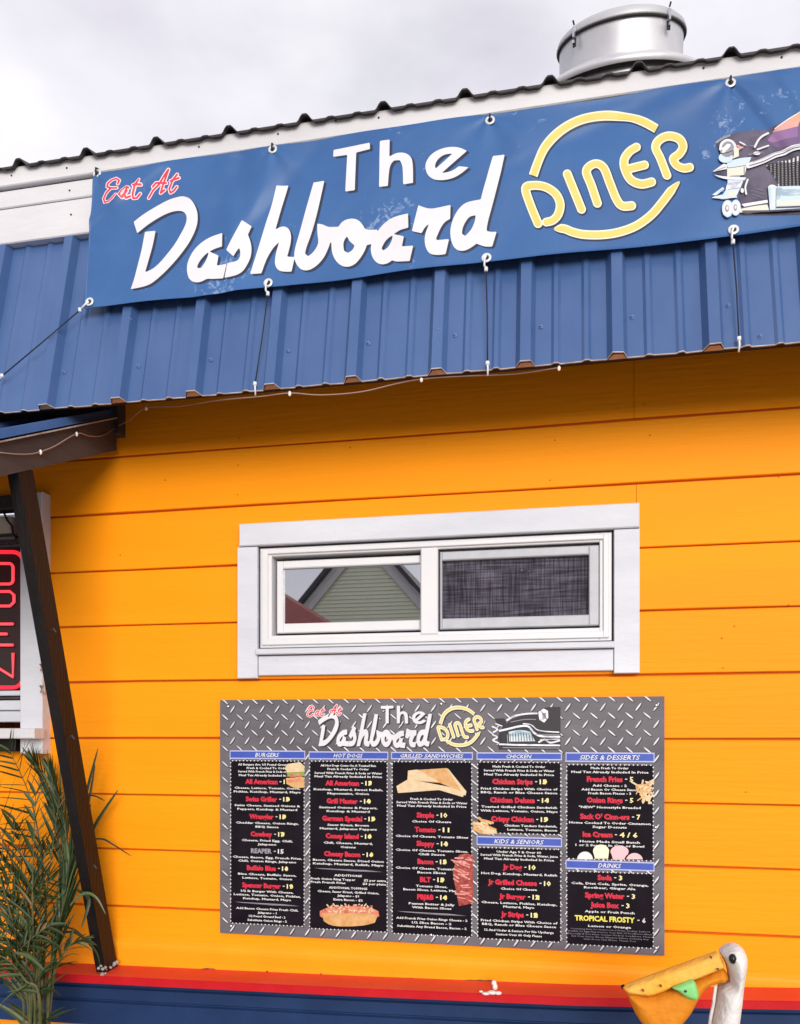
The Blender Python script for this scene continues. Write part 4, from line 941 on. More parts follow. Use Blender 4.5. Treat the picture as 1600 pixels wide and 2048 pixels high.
# items: n = small white line, R = red item with price, g = grey item, c = cream item, l = divider
T = [
 [('n', 1529, 'All Burgers Are 1/3 Pound Ground Beef', .8), ('n', 1536, 'Fresh & Cooked To Order', .56), ('n', 1543, 'Served With French Fries & Soda or Water', .8), ('n', 1550.5, 'Meal Tax Already Included In Price', .78),
  ('R', 1563, 'All American', '13'), ('n', 1576, 'Cheese, Lettuce, Tomato, Onion,', .9), ('n', 1583.5, 'Pickles, Ketchup, Mustard, Mayo', .92), ('R', 1598, 'Swiss Griller', '15'), ('n', 1611, 'Swiss Cheese, Sauteed Onions &', .9), ('n', 1618.5, 'Peppers, Ketchup & Mustard', .82),
  ('R', 1633, 'Wrangler', '15'), ('n', 1646, 'Cheddar Cheese, Onion Rings,', .86), ('n', 1653.5, 'BBQ Sauce', .32), ('R', 1668, 'Cowboy', '17'), ('n', 1681, 'Cheese, Fried Egg, Chili,', .7), ('n', 1688.5, 'Jalapeno', .26),
  ('g', 1702, 'REAPER', '15'), ('n', 1715, 'Cheese, Bacon, Egg, French Fries,', .95), ('n', 1722.5, 'Chili, Onion Rings, Jalapeno', .8), ('R', 1736, 'Buffalo Blue', '16'), ('n', 1749, 'Blue Cheese, Buffalo Sauce,', .8), ('n', 1756.5, 'Lettuce, Tomato, Onion', .68),
  ('R', 1771, 'Spencer Burger', '19'), ('n', 1783, '1/2 lb Burger With Cheese,', .72), ('n', 1790.5, 'Lettuce, Tomato, Onion, Pickles,', .92), ('n', 1798, 'Ketchup, Mustard, Mayo', .66), ('l', 1808, .9), ('n', 1818, 'Add Bacon Cheese Fries Fresh Chili,', .85), ('n', 1825.5, 'Jalapeno - 1', .26), ('n', 1833, '1/2 Pound Ground Beef - 2', .5), ('n', 1841, 'Substitute Onion Rings - 2', .54)],
 [('n', 1531, 'All Hot Dogs Come On A Toasted Bun', .72), ('n', 1538, 'Fresh & Cooked To Order', .54), ('n', 1546, 'Served With French Fries & Soda or Water', .88), ('n', 1553, 'Meal Tax Already Included In Price', .88),
  ('R', 1566, 'All American', '13'), ('n', 1579, 'Ketchup, Mustard, Sweet Relish,', .9), ('n', 1587, 'Mayonnaise, Onion', .54), ('R', 1602, 'Grill Master', '14'), ('n', 1615, 'Sauteed Onions & Peppers,', .76), ('n', 1622.5, 'Ketchup & Mustard', .56),
  ('R', 1637, 'German Special', '15'), ('n', 1650, 'Sauer Kraut, Brown', .54), ('n', 1657.5, 'Mustard, Jalapeno Peppers', .74), ('R', 1672, 'Coney Island', '16'), ('n', 1686, 'Chili, Cheese, Mustard,', .64), ('n', 1694, 'Onions', .2),
  ('R', 1708, 'Cheesy Bacon', '16'), ('n', 1721, 'Bacon, Cheese Sauce, Diced Onion', .92), ('n', 1728.5, 'Ketchup, Mustard, Relish, Mayo', .92), ('l', 1740, .9), ('n', 1751, 'ADDITIONS', .36), ('n', 1759, 'Fresh Onion Ring Topper       $2 per extra', .98), ('n', 1766, 'Fresh French Fries             $3 per plate', .98), ('n', 1776, 'ADDITIONAL TOPPINGS', .5), ('n', 1784, 'Cheese, Sauer Kraut, Grilled Onion,', .8), ('n', 1791.5, 'Jalapeno - $1', .28), ('n', 1799.5, 'Extra Bacon - $2', .38)],
 [('n', 1598, 'Fresh & Cooked To Order', .54), ('n', 1605, 'Served With French Fries & Soda or Water', .9), ('n', 1612, 'Meal Tax Already Included In Price', .88), ('R', 1630, 'Simple', '10'), ('n', 1643, 'Choice Of Cheese', .5), ('R', 1659, 'Tomato', '11'), ('n', 1673, 'Choice Of Cheese, Tomato Slices', .92),
  ('R', 1687, 'Sloppy', '14'), ('n', 1701, 'Choice Of Cheese, Tomato Slices,', .92), ('n', 1708.5, 'Chili Sauce', .34), ('R', 1723, 'Bacon', '15'), ('n', 1737, 'Choice Of Cheese, Tomato Slices,', .92), ('n', 1745, 'Bacon Slices', .36), ('R', 1759, 'BLT', '15'), ('n', 1772.5, 'Tomato Slices,', .4), ('n', 1780, 'Bacon Slices, Lettuce, Mayo', .72),
  ('R', 1794, 'PBJ&B', '14'), ('n', 1808, 'Peanut Butter & Jelly', .58), ('n', 1815.5, 'With Bacon Slices', .5), ('l', 1827, .88), ('n', 1838, 'Add French Fries Onion Rings Cheese - 2', .9), ('n', 1846, '1/2 Slice Bacon - 2', .5), ('n', 1854, 'Substitute Any Bread Bacon, Bacon - 2', .88)],
 [('n', 1533, 'Made Fresh & Cooked To Order', .64), ('n', 1541, 'Served With French Fries & Soda or Water', .86), ('n', 1549, 'Meal Tax Already Included In Price', .85), ('R', 1563, 'Chicken Strips', '15'), ('n', 1577.5, 'Fried Chicken Strips With Choice of', .93), ('n', 1585, 'BBQ, Ranch or Blue Cheese Sauce', .93),
  ('R', 1600, 'Chicken Deluxe', '14'), ('n', 1614, 'Toasted Grilled Chicken Sandwich', .92), ('n', 1622, 'With Lettuce, Tomato, Onion, Mayo', .94), ('R', 1638, 'Crispy Chicken', '15'), ('n', 1651, 'Chicken Tenders Sandwich,', .64, .14), ('n', 1659, 'Lettuce, Tomato, Bacon', .6, .16),
  ('n', 1704, 'Under Age 9 & Over 60', .54), ('n', 1711, 'Served With French Fries & Soda, Water, Juice', .94), ('n', 1718.5, 'Meal Tax Already Included In Price', .85), ('R', 1734, 'Jr Dog', '10'), ('n', 1748, 'Hot Dog, Ketchup, Mustard, Relish', .92), ('R', 1765, 'Jr Grilled Cheese', '10'), ('n', 1778, 'Choice Of Cheese', .44),
  ('R', 1793, 'Jr Burger', '12'), ('n', 1806.5, 'Cheese, Lettuce, Pickles, Ketchup,', .92), ('n', 1814, 'Mustard, Mayo', .38), ('R', 1829, 'Jr Strips', '12'), ('n', 1843, 'Fried Chicken Strips With Choice of', .93), ('n', 1850.5, 'BBQ, Ranch or Blue Cheese Sauce', .9), ('n', 1862, '12 And Under & Seniors For No Upcharge', .84), ('n', 1870, 'Seniors Over 60 Only Please', .56)],
 [('n', 1536, 'Made Fresh To Order', .44), ('n', 1544, 'Meal Tax Already Included In Price', .9), ('R', 1558, 'French Fries', '5'), ('n', 1571, 'Add Cheese - 2', .4), ('n', 1579, 'Add Bacon Or Cheese Sauce', .66), ('n', 1586.5, 'Fresh Bacon Pieces - 3', .5), ('R', 1600, 'Onion Rings', '5'), ('n', 1614.5, '"NEW" Homestyle Breaded', .72), ('R', 1633, "Sack O' Cinn-ers", '7'), ('n', 1646, 'Home Cooked To Order Cinnamon', .95), ('n', 1654, 'Sugar Donuts', .4),
  ('R', 1669, 'Ice Cream', '4 / 6'), ('n', 1683.5, 'Home Made Small Batch', .7), ('n', 1691, '1 or 2 Scoops In Cup or Bowl', .8), ('R', 1755, 'Soda', '3'), ('n', 1768, 'Cola, Diet Cola, Sprite, Orange,', .9), ('n', 1776, 'Rootbeer, Ginger Ale', .6), ('R', 1791, 'Spring Water', '3'), ('R', 1810, 'Juice Box', '3'), ('n', 1824, 'Apple or Fruit Punch', .58), ('c', 1838, 'TROPICAL FROSTY', '6'), ('n', 1853, 'Lemon or Orange', .5),
  ('f', 1860, 'Consuming Raw Or Undercooked Meats, Poultry, Seafood', .92), ('f', 1865, 'Shellfish Or Eggs May Increase Your Risk Of Foodborne Illness', .98), ('f', 1870, 'Especially If You Have Certain Medical Conditions. Please', .98), ('f', 1875, 'Ask Your Server About Allergens Before Ordering Any', .9), ('f', 1880, 'Item From This Menu. Thank You', .6)]]
PXM = 2.49/F
for ci, (xl, xr, blocks) in enumerate(COLS):
    ym = .5*(blocks[0][3]+blocks[-1][4])
    X0, X1 = mp_(xl, ym)[0], mp_(xr, ym)[0]; CX = (X0+X1)/2; pc = (xl+xr)/2; W_ = X1-X0
    zz = lambda y: mp_(pc, y)[1]
    ink = Ink(); heads = []; dots = ink
    for (ht, h0, h1, p0, p1) in blocks:
        ink.rect(X0, X1, zz(p1), zz(p0), 0, .0007)
        hd = Ink(); heads.append(hd)
        hd.rect(X0-.004, X1+.004, zz(h1), zz(h0), 4, .0007); hd.rect(X0-.0015, X1+.0015, zz(h1)+.0035, zz(h0)-.0035, 3, .0009)
        hh = zz(h0)-zz(h1)
        wd = {'BURGERS': .33, 'HOT DOGS': .38, 'GRILLED SANDWICHES': .80, 'CHICKEN': .31, 'KIDS & SENIORS': .60, 'SIDES & DESSERTS': .70, 'DRINKS': .27}[ht]*W_
        hd.text(ht, CX+.0007, zz(h1)+hh*.24-.0007, hh*.50, 0, .00105, wd, .012, .25)
        hd.text(ht, CX, zz(h1)+hh*.24, hh*.50, 1, .0012, wd, .012, .25)
        r_ = .0021                             # dotted frame
        per = []
        nx_ = int(W_/.0118)
        per += [(X0+W_*(i+.5)/nx_, z_) for i in range(nx_) for z_ in (zz(p0)+.0005, zz(p1)-.0005)]
        nz_ = int((zz(p0)-zz(p1))/.0118); per += [(x_, zz(p1)+(zz(p0)-zz(p1))*(i+.5)/nz_) for i in range(nz_) for x_ in (X0-.0008, X1+.0008)]
        for (a, b) in per: dots.poly([(a+r_*math.cos(t), b+r_*math.sin(t)) for t in [j*math.pi/3 for j in range(6)]], 1, .0009)
    items = desc = price = ink
    for it in T[ci]:
        k_, y = it[0], it[1]; z = zz(y)
        if k_ == 'n': desc.text(it[2], CX+(it[4]*W_ if len(it) > 4 else 0), z-.0033, .0064, 1, .0010, it[3]*W_, .028)
        elif k_ == 'f': desc.text(it[2], CX, z-.002, .0040, 7, .0010, it[3]*W_, .0)
        elif k_ == 'l':
            w2 = it[2]*W_/2
            desc.poly([(CX-w2, z+.003), (CX+w2*.5, z+.0014), (CX+w2, z-.0022), (CX-w2*.75, z+.0006)], 7, .001); desc.poly([(CX-w2*.6, z-.0005), (CX+w2, z-.003), (CX+w2*.2, z-.0032)], 7, .001)
        else:
            h = .0148; nm = it[2]; sh = .0
            w1 = text2d(nm, .04)[2]; s_ = min(h*1.36, W_*.70/w1); tot = w1*s_
            pw = len(it[3])*.0100; x0 = CX-(tot+.022+pw)/2+.002
            m1 = {'R': 2, 'g': 7, 'c': 5}[k_]
            if k_ == 'R':
                for dx, dz in ((.0012, -.0010),): items.text(nm, 0, z-h/2+dz, h, 6, .0009, tot, .075, 0, x0+dx)
            items.text(nm, 0, z-h/2, h, m1, .0011, tot, .04, 0, x0)
            items.rect(x0+tot+.007, x0+tot+.013, z-.0012, z+.0012, 1, .0011)
            xa_ = x0+tot+.020
            a, b = price.text(it[3], 0, z-h/2+.0008, h*.92, 8 if k_ == 'R' else 1, .0011, pw, .03, 0, xa_)
            if k_ == 'R' and (ci < 2 or (ci == 2 and it[3] not in ('10', '11')) or (ci == 3 and nm not in ('Jr Dog', 'Jr Grilled Cheese')) or it[3] in ('5', '4 / 6')):
                rr_ = random.Random(int(y)); q0 = b-pw*.52 if len(it[3]) == 2 else a-.001
                wq = b-q0; cq = (q0+b)/2
                P = [(cq+wq*(.42+rr_.uniform(0, .22))*math.cos(t)+.0006, z+.0074*rr_.uniform(.75, 1.12)*math.sin(t)) for t in np.linspace(0, 2*math.pi, 10)[:-1]]
                if len(it[3]) == 2: price.poly(P, 5, .00105); price.text(it[3][1], 0, z-h/2+.0002, h*.84, 7, .0013, pw*.36, .02, 0, q0+.0014); price.text(it[3][1], 0, z-h/2+.0008, h*.84, 8, .0014, pw*.36, .0, 0, q0+.0008)
    pan = ink.build('menu_column', MM, menu)
    for hd in heads: hd.build('heading_bar', MM, pan)
    # pictures of food
    def pic(shapes, name, box, mats, cell=.9):
        Xg, Yg = grid(*box, cell); V = []; FA = []; M = []
        for k, (f, m_) in enumerate(shapes):
            v2, f2, _ = contour(Xg, Yg, f(Xg, Yg)); b = len(V)
            for (px, py) in v2: x_, z_ = mp_(px, py); V.append(mpt(x_, z_, .0016+.00012*k))
            FA += [tuple(i+b for i in q_) for q_ in f2]; M += [m_]*len(f2)
        obj(name, V, FA, mats, pan, M)
    pg = lambda P, s_=True: (lambda X, Y, Q=(smooth_poly(P) if s_ else np.array(P, float)): sd_poly(X, Y, Q))
    def blobs(seed, n_, x0, x1, y0, y1, r0, r1, ang=None):
        rr_ = random.Random(seed); S = []
        for _ in range(n_):
            x_, y_ = rr_.uniform(x0, x1), rr_.uniform(y0, y1); a_ = rr_.uniform(0, 3.14) if ang is None else ang+rr_.uniform(-.4, .4); L_ = rr_.uniform(r0, r1)
            S.append([(x_-L_*math.cos(a_), y_-L_*math.sin(a_)), (x_+L_*math.cos(a_), y_+L_*math.sin(a_))])
        return S
    st_ = lambda S, wd: (lambda X, Y: np.minimum.reduce([sd_stroke(X, Y, q_, wd) for q_ in S]))
    if ci == 0: pic([(pg([(575, 1528), (600, 1524), (609, 1532), (609, 1545), (575, 1546), (570, 1536)]), 1), (pg([(573, 1545), (609, 1543), (609, 1552), (576, 1553)]), 3), (st_(blobs(3, 8, 578, 606, 1549, 1556, 2, 4, 0), 3), 2), (pg([(572, 1556), (609, 1554), (609, 1575), (590, 1577), (574, 1568)]), 0), (pg([(574, 1560), (600, 1557), (604, 1562), (580, 1566)]), 2)], 'food_picture', (565, 612, 1520, 1580), ['bread', 'bread_pale', 'meat', 'green_food'])
    if ci == 1: pic([(pg([(640, 1822), (660, 1812), (735, 1812), (757, 1822), (759, 1832), (748, 1838), (650, 1838), (640, 1832)]), 2), (st_(blobs(5, 40, 655, 745, 1808, 1824, 1, 3), 2.6), 1), (st_(blobs(6, 30, 655, 745, 1808, 1824, 1, 2), 1.8), 2), (pg([(644, 1827), (665, 1826), (730, 1826), (756, 1830), (750, 1845), (725, 1852), (665, 1853), (648, 1842)]), 0)], 'food_picture', (635, 765, 1800, 1858), ['bread', 'bread_pale', 'meat'])
    if ci == 2:
        pic([(pg([(793, 1572), (817, 1558), (932, 1580), (926, 1594), (878, 1580), (796, 1586)], False), 1), (pg([(816, 1541), (893, 1536), (932, 1586), (880, 1566), (815, 1560)], False), 0), (pg([(817, 1541), (835, 1539), (880, 1564), (815, 1560)], False), 1), (pg([(893, 1536), (897, 1538), (933, 1583), (931, 1592), (926, 1586)], False), 1)], 'food_picture', (785, 940, 1530, 1600), ['bread', 'bread_pale'])
        pic([(pg([(918, 1710), (935, 1706), (946, 1712), (946, 1806), (918, 1812), (908, 1760), (905, 1740)]), 0), (st_(blobs(9, 16, 912, 943, 1715, 1805, 5, 10, .3), 3.2), 1), (st_(blobs(10, 9, 912, 943, 1715, 1805, 5, 10, .3), 2), 2)], 'food_picture', (900, 950, 1700, 1816), ['bacon_red', 'bacon_fat', 'bacon_fat'])
    if ci == 3: pic([(st_(blobs(12, 22, 955, 985, 1642, 1664, 5, 11, .5), 5), 0), (st_(blobs(13, 12, 955, 985, 1642, 1664, 4, 8, .5), 3), 1), (pg([(965, 1660), (992, 1660), (992, 1667), (966, 1668)], False), 1)], 'food_picture', (945, 1015, 1632, 1669), ['bread', 'bread_pale'])
    if ci == 4:
        pic([(st_(blobs(15, 26, 1272, 1302, 1564, 1602, 4, 11), 3.6), 1), (st_(blobs(16, 14, 1274, 1302, 1568, 1600, 4, 9), 2.5), 0)], 'food_picture', (1255, 1308, 1555, 1608), ['bread', 'bread_pale'])
        dk = lambda cx, cy, rx, ry: (lambda X, Y: np.maximum((np.sqrt(((X-cx)/rx)**2+((Y-cy)/ry)**2)-1)*min(rx, ry), Y-1718.5))
        pic([(dk(1170, 1720, 16, 17), 0), (dk(1269, 1722, 17, 16), 2), (dk(1202, 1702, 16, 13), 1), (dk(1239, 1703, 18, 12), 2), (pg([(1186, 1702), (1218, 1702), (1216, 1717), (1190, 1717)]), 1), (pg([(1222, 1705), (1256, 1703), (1248, 1719), (1226, 1719)]), 2)], 'food_picture', (1150, 1295, 1685, 1719), ['menu_white', 'ice_cream', 'ice_pink'], .9)

# title on the plate, same marks as the banner
def title(name, S, src, dst, mats, cell):
    """src: banner photo anchor pair, dst: menu photo anchor pair -> similarity in real wall units"""
    (a1, a2), (b1, b2) = [bw(*p) for p in src], [mp_(*p) for p in dst]
    sx = (b2[0]-b1[0])/(a2[0]-a1[0]); sz = (b2[1]-b1[1])/(a2[1]-a1[1])
    V = []; FA = []; M = []
    for k, (f, m_, box) in enumerate(S):
        Xg, Yg = grid(*box, cell); v2, f2, _ = contour(Xg, Yg, f(Xg, Yg)); b = len(V)
        for p in v2: q_ = bw(*p); V.append(mpt(b1[0]+(q_[0]-a1[0])*sx, b1[1]+(q_[1]-a1[1])*sz, .0008+.0003*k))
        FA += [tuple(i+b for i in q_) for q_ in f2]; M += [m_]*len(f2)
    return obj(name, V, FA, mats, menu, M)
bxD = (255, 1015, 300, 592); bxT = (660, 950, 278, 392); bxE = (200, 365, 335, 418); bxR = (1035, 1400, 212, 486)
title('script_lettering', [(F_letters(LET, 9, 6), 0, bxD), (F_letters(LET), 1, bxD)], [(262, 578), (1003, 312)], [(637, 1492), (862, 1428)], ['ink_black', 'ink_white'], 3.5)
title('plain_lettering', [(F_letters(THE, 9, 5), 0, bxT), (F_letters(THE), 1, bxT)], [(667, 383), (936, 290)], [(763, 1445), (852, 1423)], ['ink_black', 'ink_white'], 3.0)
title('red_lettering', [(F_strokes(EAT, 9), 0, bxE), (F_strokes(EAT, 3.6), 1, bxE)], [(208, 412), (355, 345)], [(614, 1434), (682, 1413)], ['ink_pink', 'ink_red'], 2.0)
title('round_emblem', [(FD(27, 5, 5), 0, bxR), (FD(24), 1, bxR), (FD(11), 2, bxR)], [(1042, 455), (1388, 250)], [(874, 1480), (969, 1430)], ['ink_black', 'ink_cream', 'ink_yellow'], 3.0)
# little black car picture
def q4(P, s_=True): P = [(770+x/4.444, 1380+y/4.444) for x, y in P]; Q = smooth_poly(P) if s_ else np.array(P, float); return lambda X, Y: sd_poly(X, Y, Q)
def s4(P, wd): Q = [(770+x/4.444, 1380+y/4.444) for x, y in spline(P, 4)]; return lambda X, Y: sd_stroke(X, Y, Q, wd/4.444)
sh = [(q4([(1390, 165), (1450, 150), (1560, 150), (1560, 530), (1010, 530), (1000, 400), (1050, 320), (1150, 240), (1350, 200)]), 0), (q4([(975, 255), (1060, 250), (1080, 290), (1050, 335), (1000, 310)]), 0),
      (s4([(1085, 268), (1150, 232), (1250, 212), (1350, 208)], 15), 1), (s4([(1120, 285), (1240, 262), (1340, 262)], 7), 3), (q4([(1362, 195), (1410, 165), (1448, 185), (1452, 245), (1415, 290), (1372, 265)]), 1), (q4([(1395, 205), (1435, 200), (1428, 255), (1402, 262)]), 3), (s4([(1385, 185), (1420, 230), (1440, 262)], 6), 0),
      (q4([(1100, 372), (1200, 350), (1290, 370), (1335, 455), (1105, 458)]), 2)]+[(s4([(1112+k*24, 378-abs(k-4)*-3), (1114+k*25, 450)], 6), 0) for k in range(9)]+[
      (s4([(1020, 362), (1100, 345), (1200, 322), (1275, 325), (1330, 385), (1400, 412), (1550, 415)], 17), 1), (s4([(1230, 300), (1300, 310), (1370, 360), (1545, 375)], 10), 1), (s4([(1340, 395), (1550, 396)], 6), 3), (s4([(1020, 482), (1200, 488), (1550, 492)], 15), 1), (s4([(1050, 512), (1550, 516)], 8), 3), (s4([(1370, 462), (1420, 440), (1470, 468), (1550, 450)], 16), 1), (s4([(1380, 440), (1550, 436)], 7), 1),
      (s4([(955, 325), (1000, 350), (965, 375)], 13), 1), (s4([(960, 400), (1000, 420), (960, 445), (1010, 470)], 13), 1), (s4([(985, 300), (1040, 320)], 9), 1), (q4([(1030, 395), (1080, 395), (1085, 465), (1035, 468)]), 0), (s4([(1088, 400), (1092, 470)], 8), 3)]
Xg, Yg = grid(978, 1121, 1414, 1500, .55); V = []; FA = []; M = []
for k, (f, m_) in enumerate(sh):
    v2, f2, _ = contour(Xg, Yg, f(Xg, Yg)); b = len(V)
    for (px, py) in v2: x_, z_ = mp_(px, py); V.append(mpt(x_, z_, .0009+.00012*k))
    FA += [tuple(i+b for i in q_) for q_ in f2]; M += [m_]*len(f2)
obj('car_picture', V, FA, ['ink_black', 'ink_chrome', 'ink_teal', 'ink_grey'], menu, M)

# ------------------------------------------------------------------ the neon sign in the service window
mat('neon_red', (.5, .02, .03), .4, emit=(1.0, .018, .04), estr=1.15)
mat('neon_core', (.6, .1, .1), .4, emit=(1.0, .045, .07), estr=1.2)
YN = .0
neon = thing('neon_sign', pt(-20, 1400, YN), 'lit red neon OPEN sign standing in the service window', 'neon sign')
def npx(P): return [pt(x, y, YN-.012) for x, y in P]
def rrect(x0, x1, y0, y1, r_):
    P = []
    for cx, cy, a0 in ((x1-r_, y0+r_, -90), (x1-r_, y1-r_, 0), (x0+r_, y1-r_, 90), (x0+r_, y0+r_, 180)):
        for k in range(6): a = R(a0+k*18); P.append((cx+r_*math.cos(a), cy+r_*math.sin(a)))
    return P+[P[0]]
mb = MB(); mb.tube(npx(rrect(-72, 46, 1104, 1375, 20)), .0066, 8); mb.build('tube_border', ['neon_red'], neon, smooth=True)
for P in ([rrect(-50, 26, 1127, 1168, 8)], [[(-50, 1216), (-50, 1183), (20, 1183), (28, 1190), (28, 1204), (20, 1212), (-20, 1212), (-20, 1216)]], [[(26, 1248), (-48, 1248), (-48, 1290), (26, 1290)], [(14, 1268), (-46, 1268)]], [[(-48, 1356), (-48, 1308), (26, 1354), (26, 1306)]]):
    mb = MB()
    for q_ in P: mb.tube(npx(q_), .0048, 8)
    mb.build('letter_tube', ['neon_core'], neon, smooth=True)
mb = MB(); mb.box(pt(-80, 1300, YN+.006).x, pt(54, 1300, YN+.006).x, YN+.006, YN+.012, pt(0, 1384, YN).z, pt(0, 1094, YN).z); mb.build('back_panel', ['gap_dark'], neon)

# ------------------------------------------------------------------ palm in a pot in front of the counter
mat('leaf', (.014, .027, .007), .45, spec=.3, col2=(.034, .058, .012), nscale=5)
mat('leaf_light', (.075, .10, .038), .4, col2=(.045, .07, .02), nscale=6)
mat('leaf_dry', (.20, .12, .05), .6, col2=(.12, .09, .04), nscale=9)
mat('stem', (.05, .065, .022), .5, col2=(.13, .11, .05), nscale=14)
mat('pot', (.20, .075, .04), .7, col2=(.26, .11, .06), nscale=8, bump=.2)
mat('soil', (.03, .022, .016), .95, bump=.6, bscale=80)
PB = Vector((pt(78, 2040, -.27).x, -.27, .42))
palm = thing('palm_plant', (PB.x, PB.y, 0), 'green feathery palm in a clay pot before the counter at the left', 'plant')
mb = MB(); mb.lathe([(.0001, 0), (.13, 0), (.15, .05), (.185, .36), (.20, .365), (.20, .40), (.18, .40), (.172, .37)], (PB.x, PB.y, 0.001), (0, 0, 1), 40); mb.build('pot', ['pot'], palm, smooth=True)
mb = MB(); mb.lathe([(.175, .37), (.0001, .385)], (PB.x, PB.y, 0), (0, 0, 1), 24); mb.build('soil', ['soil'], palm)
rp_ = random.Random(21)
def leaflet(mb, p, d, side, L_, W_, droop, m_):
    d = d.normalized(); s_ = side.normalized(); N_ = 6; vs = []
    for i in range(N_+1):
        t = i/N_; w_ = W_*math.sin(math.pi*min(1, .12+t*.88))**.7*(1-t*.55) if i < N_ else 0
        c = p+d*(L_*t)+Vector((0, 0, -droop*L_*t*t))
        vs += [c-s_*w_/2, c+Vector((0, -.0, -.0)) + s_.cross(d)*w_*.18, c+s_*w_/2]
    k = [(3*i, 3*i+3, 3*i+4, 3*i+1) for i in range(N_)]+[(3*i+1, 3*i+4, 3*i+5, 3*i+2) for i in range(N_)]
    mb.add(vs, k, m_)
def frond(pxs, ys, l0, l1, n_, seed, start=.35, spread=.75, up=.2, droop=.25, off=0.0, wd=(.009, .016)):
    """pxs: places in the photo the rib passes, ys: depth of each"""
    rr_ = random.Random(seed)
    P = [Vector((PB.x+rr_.uniform(-.05, .03)+off, PB.y+rr_.uniform(-.02, .02), .38))]+[pt(x, y, d) for (x, y), d in zip(pxs, ys)]
    Q = [Vector(p) for p in spline([tuple(p) for p in P], 8)]
    mb = MB(); n2 = len(Q); mb.tube(Q, [max(.0009, .0046*(1-i/n2)+.0008) for i in range(n2)], 6, 0)
    n_ = int(n_*1.0)
    for i in range(n_):
        t = start+(1-start)*i/(n_-1); f = t*(n2-1); a = int(min(f, n2-2)); p = Q[a].lerp(Q[a+1], f-a); T_ = (Q[a+1]-Q[a]).normalized()
        sd = T_.cross(Vector((0, -1, .15))).normalized(); Lf = (1.12*(l0+(l1-l0)*((t-start)/(1-start))))*rr_.uniform(.75, 1.15)*math.sin(math.pi*(.22+.66*(t-start)/(1-start)))**.5
        for s_ in (-1, 1):
            sp = spread*rr_.uniform(.75, 1.2)*(1-.35*(t-start)/(1-start))
            d = T_*math.cos(sp)+sd*s_*math.sin(sp)+Vector((0, rr_.uniform(-.25, .25), up))
            leaflet(mb, p, d, T_.cross(d)+Vector((0, -.9, 0)).cross(d)*rr_.uniform(.2, .9), Lf, rr_.uniform(*wd), droop*rr_.uniform(.4, 1.5), rr_.choice([1, 1, 1, 1, 2, 2, 3] if rr_.random() < .4 else [1, 1, 2]))
    mb.build('frond', ['stem', 'leaf', 'leaf_light', 'leaf_dry'], palm)
frond([(100, 1960), (120, 1850), (142, 1745), (164, 1650)], [-.27, -.23, -.19, -.15], .17, .11, 34, 2, .42, .20, .15, .04, wd=(.008, .014))
frond([(98, 1980), (112, 1890), (128, 1800), (138, 1720)], [-.28, -.26, -.23, -.21], .15, .10, 26, 22, .40, .22, .15, .05, wd=(.008, .014))
frond([(112, 1900), (136, 1780), (128, 1640), (98, 1540)], [-.24, -.19, -.15, -.12], .15, .09, 34, 1, .50, .30, .15, .02, wd=(.008, .013))
frond([(106, 1900), (120, 1740), (104, 1600), (66, 1520)], [-.24, -.17, -.12, -.10], .15, .09, 28, 8, .52, .34, .12, .04, wd=(.007, .012))
frond([(90, 1880), (84, 1730), (62, 1600), (18, 1500)], [-.25, -.18, -.13, -.10], .17, .12, 17, 3, .50, 1.15, .0, .08, wd=(.009, .014))
frond([(70, 1900), (40, 1770), (-10, 1650), (-80, 1560)], [-.26, -.2, -.16, -.13], .19, .12, 14, 4, .42, 1.1, .05, .12, wd=(.009, .014))
SP = dict(wd=(.009, .017))
frond([(84, 1960), (64, 1850), (34, 1760), (-14, 1700)], [-.28, -.27, -.25, -.24], .16, .10, 13, 5, .35, .95, .0, .15, **SP)
frond([(92, 1970), (70, 1880), (60, 1800), (90, 1700)], [-.26, -.24, -.2, -.17], .13, .08, 13, 6, .35, .95, .05, .12, **SP)
frond([(70, 2000), (34, 1920), (0, 1860), (-60, 1840)], [-.30, -.32, -.33, -.34], .15, .09, 14, 7, .3, .9, .0, .3, **SP)
frond([(80, 2010), (50, 1960), (16, 1920), (-30, 1900)], [-.32, -.34, -.36, -.37], .13, .08, 12, 9, .3, .9, -.1, .5, **SP)
frond([(-20, 1960), (10, 1860), (50, 1790), (105, 1760)], [-.28, -.27, -.25, -.24], .14, .09, 12, 13, .3, .95, .0, .15, off=-.12, **SP)
frond([(-30, 1960), (-10, 1850), (20, 1750), (30, 1640)], [-.28, -.25, -.21, -.17], .15, .10, 13, 14, .3, .95, .0, .15, off=-.12, **SP)
frond([(-30, 1990), (10, 1930), (60, 1880), (100, 1850)], [-.3, -.31, -.31, -.3], .12, .08, 12, 15, .3, .9, .0, .35, off=-.12, **SP)
frond([(104, 1980), (116, 1930), (140, 1890), (168, 1880)], [-.27, -.26, -.24, -.22], .09, .06, 8, 12, .4, .7, .1, .4, **SP)
for k_ in range(6):
    r9 = random.Random(140+k_); x9 = (-70, -30, 0, 30, 60, 85)[k_]; h9 = r9.uniform(200, 420)
    frond([(60+x9*.2, 1980), (50+x9*.5, 1990-h9*.5), (30+x9*.9+r9.uniform(-20, 20), 1990-h9)], [-.29, -.28+.02*(k_ % 3), -.25+.04*(k_ % 3)], .17, .10, 15, 150+k_, .25, .75, .05, .2, off=r9.uniform(-.1, 0), wd=(.010, .018))
